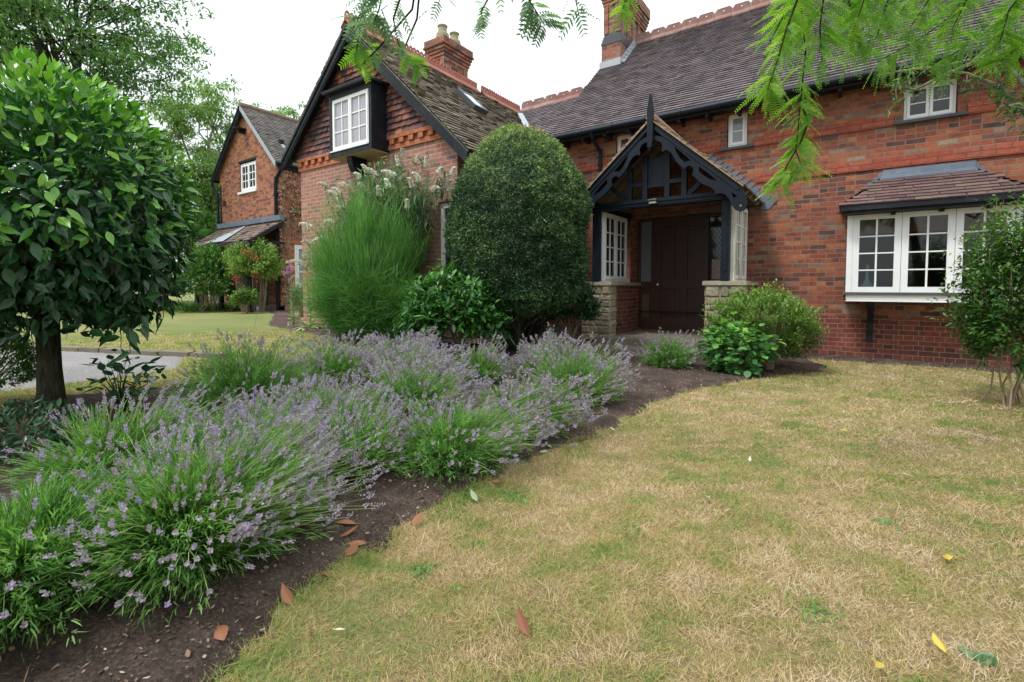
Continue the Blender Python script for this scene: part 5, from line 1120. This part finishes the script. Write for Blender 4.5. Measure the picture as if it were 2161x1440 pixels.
LV = [("big lavender bush nearest the camera at the bottom left corner", -2.14, .80, .54, .50, (.08, .02), 900, 27000, .52),
      ("heavily flowered lavender bush directly behind the nearest big one", -2.55, 1.22, .46, .48, (.06, .0), 520, 9000, .70),
      ("low green lavender bush with few flowers cut by the left and bottom picture edge", -2.28, .34, .52, .46, (.08, -.02), 90, 19000, .6),
      ("lavender bush at the left edge behind the nearest big one", -3.05, .80, .50, .46, (.12, .1), 330, 8000, .62),
      ("lavender bush with bare woody stems at the border edge, right of the nearest one", -2.24, 1.66, .36, .42, (.02, .02), 190, 5200, .55),
      ("broad lavender bush arching over the dark soil edge, middle front of the border", -1.98, 2.12, .48, .42, (.16, -.02), 430, 10500, .42),
      ("pale flowered lavender bush spilling towards the lawn left of the farthest one", -1.98, 2.85, .46, .42, (.14, -.04), 430, 8500, .32),
      ("purple lavender bush in the middle of the border behind the nearest big one", -2.75, 1.75, .46, .46, (.06, .0), 380, 7000, .68),
      ("dense flowered lavender bush at the centre of the border", -2.75, 2.55, .48, .48, (.06, .0), 480, 6500, .48),
      ("lavender bush at the left back beside the broad-leaved sapling", -3.72, 1.80, .54, .66, (.05, .0), 170, 13000, .60),
      ("lavender bush at the back left next to the far lawn edge", -3.95, 2.75, .48, .44, (.0, .0), 420, 5500, .52),
      ("lavender bush directly in front of the feathery broom shrub", -3.95, 3.60, .45, .40, (.0, .0), 460, 4000, .50),
      ("lavender bush in the back row left of the laurel shrub base", -3.35, 3.10, .46, .46, (.02, .0), 480, 4200, .50),
      ("lavender bush with upright tufts right in front of the laurel shrub", -3.05, 3.75, .36, .44, (.0, .0), 260, 4200, .45),
      ("lavender bush with a tall green middle at the far right end of the border", -2.05, 3.90, .50, .58, (.08, -.05), 460, 9500, .40),
      ("lavender bush behind the far right one under the yew", -2.60, 4.40, .42, .52, (.05, .0), 430, 4000, .40),
      ("small rounded lavender bush in front of the porch step", -1.92, 6.30, .42, .48, (.05, .0), 120, 5200, .40)]
for (lab, x, y, r_, h, le, nf, nl, pu) in LV: lavender(lab, x, y, r_, h, le, int(nf*1.35), int(nl*1.5), pu, bare=44 if 'bare woody' in lab else 0, bias=(.25, .9) if y < 1.0 and x > -2.6 else None, lw=.0046 if y < 2.4 else (.0055 if y < 5 else .008), hd=1.0 if y < 2.4 else 1.15)

# ================================================================== grass
def field(x, y): return .14*vnoise(x+.3*y, y, .8, 31)+.20*vnoise(x, y+.4*x, 2.6, 32)+.34*vnoise(x-.5*y, y, 6.5, 33)+.32*vnoise(x, y-.6*x, 15, 34)
N = 700000; rr = np.where(rng.random(N) < .27, np.sqrt(U(.6**2, 2.2**2, N)), 2.2*np.exp(rng.random(N)*math.log(9.6/2.2))); ang = U(R(-58), R(76), N)
dirx = -np.sin(YAW)*np.cos(ang)+np.cos(YAW)*np.sin(ang); diry = np.cos(YAW)*np.cos(ang)+np.sin(YAW)*np.sin(ang); gx, gy = dirx*rr, diry*rr
sdv = sdist(SOIL, gx, gy)+(vnoise(gx, gy, 7, 3)-.5)*.11+(vnoise(gx, gy, 19, 6)-.5)*.05; dd2 = sdist(DRIVE, gx, gy); k = (sdv < .01+.07*rng.random(N)**3) & (dd2 < 0) & (gy < 8.8); gx, gy, rr, sdv = gx[k], gy[k], rr[k], sdv[k]; n = len(gx)
f = field(gx, gy); edge = np.exp(-np.clip(-sdv, 0, 9)/.13); bare = vnoise(gx, gy, 3.3, 35)
far = np.clip((-gx-4)/1.5, 0, 1)
tint = np.clip((f-.50)*1.8+.35+rng.normal(0, .24, n)+.075+edge*.45*(vnoise(gx, gy, 2.2, 44)-.35)+.16*far+.30*(vnoise(gx, gy, 6, 36) > .84)-.25*(vnoise(gx, gy, 4, 41) > .80), 0, 1)
ll = np.where(rng.random(n) < .08, 1.7, 1)*U(.016, .036, n)*(1+.4*edge)*(.6+.8*vnoise(gx, gy, 5, 37)); wdt = U(.0011, .0022, n)*np.clip(rr/1.9, 1, 4)
clump = np.stack([vnoise(gx, gy, 9, 38)-.5, vnoise(gx, gy, 9, 39)-.5, np.zeros(n)], 1)*1.6
m = MB(); d = unit(rdir(n)*A([1, 1, .4])+clump*.6+A([0, 0, .75]))
blades(m, np.stack([gx, gy, g(gx)-.006], 1), d, rdir(n), ll, wdt, (1, .85, .12), droop=U(0, .3, n), r=tint)
tag(m.build('lawn_grass', STRAW), 'short parched lawn grass, straw coloured with green patches', 'grass', kind='stuff')
# low green weeds and tufts in the lawn
def tuft(label, px, py, n, L, mat, wd=.006, sp=.05, up=.5, nm='weed_tuft', cat='weed', grp=None):
    c = onground(px, py); t = MB(); d = rdir(n, up); blades(t, c+rng.normal(0, sp, (n, 3))*A([1, 1, 0]), d, unit(rdir(n)+A([0, 0, .5])), U(.6, 1, n)*L, wd, (.5, 1, .8, .1), droop=.4, r=U(.1, .9, n))
    o = t.build(nm, mat, None, origin=c); tag(o, label, cat, grp); return o
tuft('bluish rosette weed flat in the lawn at the bottom right corner', 2070, 1392, 22, .065, BUDDM, .016, .012, .15, 'rosette_weed')
tuft('bright green grass tuft in dry lawn near the picture middle', 1325, 1120, 110, .05, BROOMM, .004, .035)
tuft('green grass tuft in the lawn low down right of the middle', 1715, 1290, 110, .055, BROOMM, .004, .04)
tuft('small green tuft in the lawn just right of the fallen orange leaves', 895, 1205, 50, .04, HYDM, .008, .02)
tuft('green tuft at the lawn edge beside the crumpled pale leaf', 1090, 1050, 110, .06, BROOMM, .004, .04)
tuft('green clover patch by the lawn edge below the broad lavender', 960, 1090, 60, .035, HYDM, .010, .05, .3)
tuft('little weed rosette in the lawn at far left of the yellow leaves', 1870, 1108, 26, .05, HYDM, .010, .03, .3)
tuft('small green seedling in the bare soil left of the lawn', 612, 1195, 9, .045, HYDM, .018, .012, .6)
# ------------------------------------------------------------------ fallen leaves
def fallen(label, px, py, L, mi, grp='fallen leaves'):
    L = L*(1.2 if mi == 0 and L > .05 else .82)
    c = onground(px, py); c[2] = float(soil_h(c[0], c[1]) if sdist(SOIL, c[0], c[1]) > 0 else g(c[0])+.022)+.006
    a = U(0, 6.28); d = A([math.cos(a), math.sin(a), U(.0, .25)]); m = MB()
    blades(m, c-d*L/2, d, unit(A([U(-.4, .4), U(-.4, .4), 1])), L, L*U(.42, .58), (.1, .7, 1, .95, .6, .08), curl=U(-.4, .5), fold=-U(.1, .3), r=U(0, 1))
    m.bar(c-d*L/2, c-d*L*.72+A([0, 0, .004]), .002, .002)
    tag(m.build('fallen_leaf', DRYL[mi], None, origin=c), label, 'leaf', grp)
FL = [('crumpled pale sage leaf on the lawn edge under the broad lavender', 1000, 1060, .085, 3), ('white upright curled leaf at the lawn edge below the far lavender', 1293, 912, .055, 2), ('cream leaf lying alone in the middle of the dry lawn', 1491, 1062, .065, 2),
      ('cream leaf on the lawn at upper right of the middle', 1912, 1014, .06, 2), ('large yellow leaf on the lawn near the right edge', 1999, 1186, .075, 1), ('yellow leaf at the bottom right beside the bluish weed', 1980, 1378, .075, 1), ('small yellow leaf far up the lawn', 1781, 915, .055, 1),
      ('small cream leaf left of the small yellow leaf on the lawn', 1582, 980, .045, 2), ('top orange leaf of the small pile on bare soil', 730, 1118, .075, 0), ('left orange leaf of the small pile on bare soil', 738, 1140, .07, 0), ('right orange leaf of the small pile on bare soil', 752, 1155, .07, 0), ('lowest orange leaf of the small pile on bare soil', 742, 1168, .06, 0),
      ('rust coloured leaf at the soil edge above the tan leaf', 604, 1266, .065, 0), ('pale green leaf touching the rust leaf at the soil edge', 626, 1268, .055, 3), ('rust leaf at the lawn edge under the orange pile', 688, 1218, .06, 0), ('long tan leaf on the bottom soil edge', 466, 1357, .06, 0),
      ('brown leaf on the soil edge below the broad lavender', 1047, 1026, .06, 0), ('brown curled leaf right of the orange pile', 880, 1110, .055, 0), ('small red brown leaf on the lawn edge', 1130, 997, .04, 0), ('brown leaf upright in the grass at bottom middle', 1101, 1338, .06, 0),
      ('dry sage leaf beside the white curled one at the bed edge', 1158, 945, .09, 3), ('second dry sage leaf close by the bed edge', 1148, 955, .08, 3), ('green leaf lying on the soil under bare lavender stems', 697, 1048, .085, 3), ('tan leaf leaning on the bare lavender stems', 655, 1052, .07, 2),
      ('little tan leaf on the lawn near the bottom middle', 718, 1346, .04, 2), ('small brown leaf on the lawn right of the curled white one', 1311, 939, .045, 0), ('tiny orange leaf on the lawn before the bay window', 1966, 802, .05, 0), ('cream leaf on the lawn left of the right bush', 1977, 895, .06, 2),
      ('yellow leaf cut by the bottom edge right of middle', 1858, 1428, .06, 1), ('green leaf flat on the lawn at lower middle', 967, 1256, .03, 4)]
for a in FL: fallen(*a)
# litter too small to count on the bare soil
m = MB(); n = 34000; lx, ly = U(-4.9, 1.9, n), np.where(rng.random(n) < .5, U(.1, 3.0, n), U(.1, 8.85, n)); k = (sdist(SOIL, lx, ly) > -.05) & ((lx > -2.1) | (rng.random(n) < .12)); lx, ly = lx[k], ly[k]; n = len(lx); kx = np.hypot(lx, ly)
blades(m, np.stack([lx, ly, soil_h(lx, ly)+.006], 1), rdir(n)*A([1, 1, .25]), unit(rdir(n)*.6+A([0, 0, 1.])), np.where(rng.random(n) < .07, 2.4, 1)*U(.005, .020, n), np.where(rng.random(n) < .3, 1.8, 1)*U(.002, .009, n), (.4, 1, .3), r=rng.random(n)**1.4)
tag(m.build('leaf_litter', leafmat('litter', [(0, (.055, .035, .027)), (.5, (.15, .09, .06)), (.85, (.34, .22, .14)), (1, (.52, .46, .36))], .8, .1, (1, 1, 1))), 'small dry leaf litter and bark flakes scattered on the soil', 'leaf litter', kind='stuff')
m = MB()
n = 900; lx, ly = U(-1.9, 1.9, n), U(.3, 8.8, n); k = (sdist(SOIL, lx, ly) > .0); lx, ly = lx[k], ly[k]
for x, y in zip(lx, ly): s_2 = U(.0015, .005)*(1 if y < 4 else 2.); z = float(soil_h(x, y)); m.box(x-s_2, x+s_2, y-s_2, y+s_2*.7, z-.002, z+s_2*1.1, U(0, 1))
n = 9000; lx, ly = U(-2.3, 1.9, n), np.where(rng.random(n) < .6, U(.2, 3.2, n), U(.3, 8.7, n)); k = (sdist(SOIL, lx, ly) > -.03); lx, ly = lx[k], ly[k]; n = len(lx); hh = soil_h(lx, ly); sz = U(.002, .009, n)*rng.random(n)**.5
cl = MB(); c0_ = np.stack([lx, ly, hh], 1); ang = U(0, 6.28, n); pts_ = []
for q in range(4): pts_.append(c0_+np.stack([np.cos(ang+q*1.57)*sz*U(.7, 1.3, n), np.sin(ang+q*1.57)*sz*U(.7, 1.3, n), -sz*.2], 1))
pts_.append(c0_+np.stack([U(-.3, .3, n)*sz, U(-.3, .3, n)*sz, sz*U(.6, 1.1, n)], 1)); V = np.stack(pts_, 1).reshape(-1, 3); b_ = (np.arange(n)*5)[:, None]
cl.add(V, np.concatenate([b_+A([[0, 1, 4]]), b_+A([[1, 2, 4]]), b_+A([[2, 3, 4]]), b_+A([[3, 0, 4]])], 0)); tag(cl.build('soil_crumbs', SOILM), 'loose crumbs of dark soil on the bed surface', 'soil crumbs', kind='stuff')
tag(m.build('soil_pebbles', plain('pebble_grey', (.30, .28, .25), (.14, .12, .10), .9, 60, .2)), 'scattered small pebbles and clods on the bare soil', 'pebbles', kind='stuff')

# ================================================================== trees
def tree(name, label, base, top_c, rad, mat, ntips, per, L, trunk_r, bark=BARK, seed=1, levels=3, sig=.5, lean=(0, 0), gap=0.):
    global rng; keep_r = rng; rng = np.random.default_rng(seed)
    base, top_c, rad = A(base, float), A(top_c, float), A(rad, float); t = thing(name, label, 'tree', base); w_, f_ = MB(), MB()
    fork = base+(top_c-base)*.55+A([lean[0], lean[1], 0]); w_.tube([base-A([0, 0, .3]), base+(fork-base)*.3, base+(fork-base)*.7, fork], [trunk_r*1.3, trunk_r, trunk_r*.8, trunk_r*.65], 10)
    nl = 9; dl = rdir(nl, .35); mains = [limb(w_, fork-A([0, 0, U(0, 1.5)]), top_c+d*rad*.55, trunk_r*.5, trunk_r*.16, sag=.08, wob=.05, n=7) for d in dl]
    tips = []
    for i in range(ntips):
        mm = mains[i % nl]; s0 = mm[rng.integers(2, 7)]; d = rdir(1, .1)[0]; e = top_c+d*rad*(.45+.6*rng.random()**.5)
        if np.linalg.norm(e-s0) > rad.max()*1.0: s0 = mains[int(np.argmin([np.linalg.norm(q[4]-e) for q in mains]))][4]
        p = limb(w_, s0, e, trunk_r*.13, trunk_r*.03, sag=.05, n=5, seg=4); tips.append(p[2]); tips.append(p[3]); tips.append(e)
        for _ in range(2): e2 = e+rdir(1, .1)[0]*sig*1.3; limb(w_, p[3], e2, trunk_r*.05, trunk_r*.02, n=3, seg=3); tips.append(e2)
    tips = A(tips); k = np.repeat(np.arange(len(tips)), per); n = len(k)
    off = rdir(n)*(sig*rng.random(n)**.5)[:, None]*A([1, 1, .45]); pos = tips[k]+off; pos[:, 2] -= .25*np.hypot(off[:, 0], off[:, 1])
    blades(f_, pos, rdir(n, -.15), unit(A([0, 0, 1.])+rdir(n)*.6), U(.7, 1.2, n)*L, U(.7, 1.1, n)*L*.55, (.3, 1, .15), droop=.2, fold=.0, r=np.clip(U(0, .8, n)+.25*np.repeat(rng.random(len(tips)), per), 0, 1))
    w_.build('trunk', bark, t); f_.build('crown', mat, t); rng = keep_r; return t
def tp(px, py, d): return frombase(px, py, d)
c = tp(128, 50, 17); b = tp(222, 640, 17.3); tree('large_tree', 'tall spreading broadleaf tree with dark limbs rising behind the laurel ball', (b[0], b[1], .3), c, (4.2, 4.0, 4.0), TREEM, 115, 52, .155, .26, sig=.60, seed=4)
c = tp(-260, 80, 18); tree('large_tree', 'second broadleaf tree further left, mostly outside the left edge', (c[0], c[1]-.5, .3), c, (4.2, 4.2, 4.2), TREEM2, 90, 70, .17, .24, sig=.6, seed=5)
c = tp(435, 300, 25); b = tp(452, 620, 25); tree('airy_tree', 'thin airy tree with open crown seen against the sky left of far gable', (b[0], b[1], .3), c+A([0, 0, .6]), (2.3, 2.6, 2.5), TREEM2, 52, 42, .16, .17, sig=.45, seed=6, bark=BARKG)
c = tp(425, 430, 22); tree('mid_tree', 'mid green tree filling the gap between laurel ball and far gable', (c[0], c[1], .3), c+A([0, 0, -.1]), (1.7, 2.2, 2.3), TREEM2, 75, 50, .15, .16, sig=.5, seed=7)
c = tp(300, 400, 24); tree('mid_tree', 'dark broadleaf tree whose edge shows just right of the laurel ball', (c[0], c[1], .3), c, (2.0, 2.4, 2.2), TREEM2, 70, 50, .16, .18, sig=.55, seed=8)
c = tp(612, 285, 33); tree('distant_tree', 'distant tree whose leafy top pokes above the far gable roof', (c[0], c[1], .3), c, (2.4, 2.2, 1.9), TREEM2, 34, 40, .2, .2, sig=.5, seed=9, bark=BARKG)
bushmass('tall_shrub', 'tall dark green shrub directly left of the far gable', 425, 500, 20.5, 1.7, 1.5, 420, .16, HEDGEM, lump=.3)
bushmass('tall_shrub', 'dense dark shrub behind the laurel ball at the far lawn', 330, 520, 20.5, 2.2, 1.9, 520, .17, TREEM, lump=.3)
for i, px in enumerate((250, 120, -30, -200)):
    lab = ('broad background shrub hidden behind the laurel ball', 'broad background shrub behind the laurel trunk', 'background shrub beyond the drive at the left edge', 'background shrub left outside the picture')[i]
    bushmass('background_shrub', lab, px, 535, 23, 2.4, 2.0, 420, .18, TREEM if i % 2 else HEDGEM, lump=.25, group='shrubs closing the far lawn')

# ---- tree with pinnate leaves overhanging the camera
pl = thing('overhanging_tree', 'tree with feathery pinnate leaves whose branches hang into the top of the view', 'tree', (1.75, -1.5, 0))
wd = MB(); fr1, fr2 = MB(), MB()
trk = [(1.75, -1.5, -.1), (1.72, -1.45, .8), (1.6, -1.2, 1.9), (1.45, -.9, 2.8), (1.2, -.3, 3.5)]
wd.tube(trk, [.15, .13, .115, .10, .08], 14)
def frond(mb, p, d, L, r, lf=.036, npair=9):
    d = unit(A(d, float)); N = len(p); nr = unit(A([0, 0, 1.])+rdir(N)*.7); s = unit(np.cross(d, nr)); nn = np.cross(s, d)
    ts_ = np.linspace(.14, 1, npair); q = np.repeat(np.arange(N), npair*2); tt = np.tile(np.repeat(ts_, 2), N); sg = np.tile(A([1., -1.]), N*npair)
    pos = p[q]+d[q]*(L[q]*tt)[:, None]; pos[:, 2] -= .30*L[q]*tt**2
    dd_ = unit(s[q]*sg[:, None]+d[q]*.45-A([0, 0, .25])*tt[:, None]); ll_ = lf*(1.1-.5*np.abs(tt-.45))*U(.85, 1.1, len(q))*np.where(tt > .95, .9, 1)
    blades(mb, pos, dd_, nn[q]+rdir(len(q))*.25, ll_, ll_*.30, (.25, .95, 1, .7, .1), r=np.clip(r[q]+rng.normal(0, .08, len(q)), 0, 1), droop=.12)
    blades(mb, p, d, nr, L, .0025, (1, .8, .4), droop=.30, r=r)
def spray(path, n, L, mb, rb, spread=1.0, lf=.036, rad=.007, outd=None, npair=9, t0=.14):
    n = int(n*(2.0 if mb is fr1 else 1.1))
    pts = A([frombase(*q) for q in path]); k = len(pts); wd.tube(pts, np.linspace(rad, rad*.3, k), 6)
    t = t0*(k-1)+(1-t0)*(k-1)*rng.random(n); i = np.minimum(t.astype(int), k-2); fr = (t-i)[:, None]; p = pts[i]*(1-fr)+pts[i+1]*fr; ax = unit(pts[i+1]-pts[i])
    rd = rdir(n); sd_ = unit(rd-ax*(rd*ax).sum(1, keepdims=True)); d = unit(ax*.45+sd_*spread-A([0, 0, .10])); frond(mb, p, d, L*U(.6, 1.15, n), np.clip(U(rb[0], rb[1], n), 0, 1), lf, npair)
G = (.25, .85); Sv = (.1, .8)
spray([(1900, -420, 2.2), (1740, -150, 2.4), (1690, 10, 2.5), (1700, 110, 2.5), (1690, 210, 2.5), (1680, 320, 2.5), (1695, 360, 2.5)], 50, .145, fr1, G, lf=.0185, npair=14)
spray([(1690, 210, 2.5), (1705, 260, 2.5), (1690, 300, 2.5), (1660, 350, 2.45), (1650, 385, 2.45)], 20, .12, fr1, (.4, .95), lf=.024, npair=11, t0=0)
spray([(1740, -150, 2.4), (1690, -20, 2.3), (1660, 60, 2.3), (1640, 130, 2.3), (1620, 190, 2.3)], 34, .14, fr1, (.4, 1.), lf=.0185, npair=14)
spray([(1900, -420, 2.2), (1800, -100, 2.6), (1790, 0, 2.6), (1805, 50, 2.6), (1790, 95, 2.6)], 40, .14, fr1, G, lf=.0185, npair=14)
spray([(2000, -300, 2.4), (1900, -60, 2.7), (1870, 10, 2.7), (1850, 80, 2.75), (1790, 110, 2.8)], 46, .15, fr1, G, lf=.0185, npair=14)
spray([(2200, -300, 2.5), (2060, -40, 2.8), (2000, 40, 2.8), (1930, 90, 2.9), (1850, 130, 2.9)], 46, .15, fr1, (.2, .75), lf=.0185, npair=14)
spray([(2300, -150, 2.6), (2160, 0, 2.9), (2090, 60, 2.9), (2020, 110, 3.), (1960, 140, 3.)], 40, .15, fr1, (.15, .7), lf=.019, npair=14)
spray([(2100, -380, 2.5), (1990, -120, 2.9), (1930, -30, 2.9), (1900, 30, 2.9)], 34, .15, fr1, G, lf=.019, npair=14)
for q_ in ([(2100, -380, 2.5), (2060, -100, 2.6), (2040, 0, 2.6), (2010, 60, 2.6)], [(2000, -300, 2.4), (1960, -80, 2.5), (1960, 0, 2.5), (1920, 60, 2.5)], [(1900, -420, 2.2), (1840, -120, 2.4), (1830, -20, 2.4), (1810, 40, 2.4)], [(2300, -150, 2.6), (2180, -40, 2.7), (2130, 20, 2.7), (2110, 90, 2.7)],
           [(1900, -420, 2.2), (1760, -120, 2.3), (1740, -20, 2.3), (1730, 60, 2.3), (1735, 130, 2.3)], [(1740, -150, 2.4), (1700, -60, 2.6), (1660, 20, 2.6), (1625, 90, 2.6)], [(2300, -150, 2.6), (2190, 40, 2.8), (2150, 100, 2.8), (2110, 130, 2.8)]): spray(q_, 34, .145, fr1, (.15, .85), lf=.019, npair=14)
spray([(900, -180, 2.3), (870, 20, 2.5), (800, 100, 2.5), (770, 130, 2.5), (765, 140, 2.5)], 9, .07, fr1, (.3, .9), lf=.017, npair=9, t0=.4)
spray([(900, -180, 2.3), (880, 40, 2.5), (850, 110, 2.5), (870, 130, 2.5), (885, 145, 2.5)], 14, .08, fr1, (.3, .9), lf=.018, npair=9, t0=.45)
spray([(1500, -380, 2.4), (1350, -120, 2.7), (1325, -30, 2.7), (1315, 20, 2.7)], 14, .10, fr1, (.3, .8), lf=.024)
spray([(1200, -420, 2.2), (900, -180, 2.3), (810, -30, 2.3), (800, 20, 2.3), (790, 45, 2.3)], 20, .12, fr2, Sv, lf=.036, npair=8)
spray([(900, -180, 2.3), (780, -60, 2.35), (770, 10, 2.35), (745, 60, 2.35)], 12, .11, fr2, Sv, lf=.034, npair=7)
spray([(900, -180, 2.3), (850, -20, 2.4), (830, 40, 2.4), (840, 90, 2.4), (850, 110, 2.4)], 13, .105, fr2, (.4, 1), lf=.030, npair=8)
spray([(810, -30, 2.3), (765, 30, 2.4), (755, 90, 2.4), (750, 120, 2.4)], 10, .10, fr1, (.2, .7), lf=.026, npair=7)
spray([(900, -180, 2.3), (930, -60, 2.4), (930, -10, 2.4), (925, 10, 2.4)], 8, .09, fr2, Sv, lf=.030, npair=6)
spray([(1200, -420, 2.2), (1100, -120, 2.4), (1110, -10, 2.4), (1135, 30, 2.4), (1150, 55, 2.4)], 34, .11, fr2, Sv, lf=.036, npair=7)
spray([(1100, -120, 2.4), (1040, -20, 2.4), (1015, 25, 2.4), (1022, 50, 2.4)], 12, .11, fr2, Sv, lf=.034, npair=7)
spray([(1100, -120, 2.4), (1180, -60, 2.5), (1215, 0, 2.5), (1222, 35, 2.5)], 7, .11, fr2, Sv, lf=.036, npair=7)
for a, b_ in (((1.2, -.3, 3.5), (1900, -420, 2.2)), ((1.2, -.3, 3.5), (1200, -420, 2.2)), ((1.2, -.3, 3.5), (2200, -300, 2.5)), ((1.2, -.3, 3.5), (2000, -300, 2.4)), ((1.2, -.3, 3.5), (2300, -150, 2.6)), ((1.2, -.3, 3.5), (2100, -380, 2.5)), ((1.2, -.3, 3.5), (1500, -380, 2.4))): limb(wd, a, frombase(*b_), .05, .012, sag=.06, n=8)
n = 420; cc = A([.6, .9, 4.5]); pp = cc+rdir(n)*A([2.6, 2.6, .9])*U(.3, 1, n)[:, None]; pp = pp[pp[:, 2] > 3.9]; frond(fr1, pp, rdir(len(pp), -.2), U(.2, .3, len(pp)), U(.2, .9, len(pp)), .045, 8)
for i in range(0, len(pp), 9): limb(wd, (1.0, 0., 3.7), pp[i], .03, .006, n=6, seg=5)
wd.build('trunk', BARK, pl, smooth=True); fr1.build('bright_foliage', LOCM, pl); fr2.build('sky_greyed_foliage', LOCM2, pl)

# ---- second tree reaching in from the right with plain leaves
st_ = thing('leaning_evergreen', 'small tree leaning in from the right with grey lichened twigs over upper window', 'tree', (2.7, 5.7, 0))
wm, fm = MB(), MB(); wm.tube([(2.7, 5.7, -.1), (2.65, 5.7, 1.2), (2.4, 5.65, 2.1), (2.1, 5.6, 2.6)], [.07, .06, .05, .04], 10)
ends = [[(2300, 330, 4.1), (2161, 235, 4.1), (2130, 205, 4.1), (2105, 165, 4.1), (2095, 120, 4.1)], [(2161, 235, 4.1), (2100, 180, 4.15), (2040, 155, 4.2), (1985, 150, 4.2)], [(2300, 250, 4.0), (2161, 180, 4.0), (2120, 130, 4.0), (2080, 90, 4.)], [(2300, 150, 4.1), (2161, 90, 4.1), (2080, 120, 4.2), (1990, 140, 4.2), (1900, 150, 4.3), (1850, 160, 4.3)],
        [(2250, 60, 4.1), (2161, 30, 4.1), (2120, 60, 4.1), (2070, 50, 4.1)], [(2300, 250, 4.0), (2200, 250, 4.), (2150, 220, 4.), (2110, 225, 4.)], [(2080, 120, 4.2), (1990, 160, 4.2), (1930, 190, 4.25), (1870, 180, 4.3)]]
for path in ends:
    pts = A([frombase(*q) for q in path]); wm.tube(pts, np.linspace(.022, .006, len(pts)), 6)
    for j in range(15):
        t = rng.random()*(len(pts)-1); i = int(min(t, len(pts)-2)); s0 = pts[i]+(pts[i+1]-pts[i])*(t-i); e = s0+rdir(1, -.1)[0]*U(.08, .26); q = limb(wm, s0, e, .005, .002, n=4, seg=4); nn_ = 11
        pp = q[rng.integers(1, 4, nn_)]+rng.normal(0, .02, (nn_, 3)); blades(fm, pp, rdir(nn_, -.1), unit(rdir(nn_)*.6+A([0, 0, 1.])), U(.035, .06, nn_), U(.014, .022, nn_), OVAL, droop=.2, fold=.1, r=U(0, 1, nn_))
for a in ((2300, 330, 4.1), (2300, 250, 4.0), (2300, 150, 4.1), (2250, 60, 4.1)): limb(wm, (2.1, 5.6, 2.6), frombase(*a), .03, .02, n=5)
wm.build('branches', BARKG, st_); fm.build('foliage', RSM, st_)
for o in bpy.data.objects:
    if '_w' in o.keys(): del o['_w']
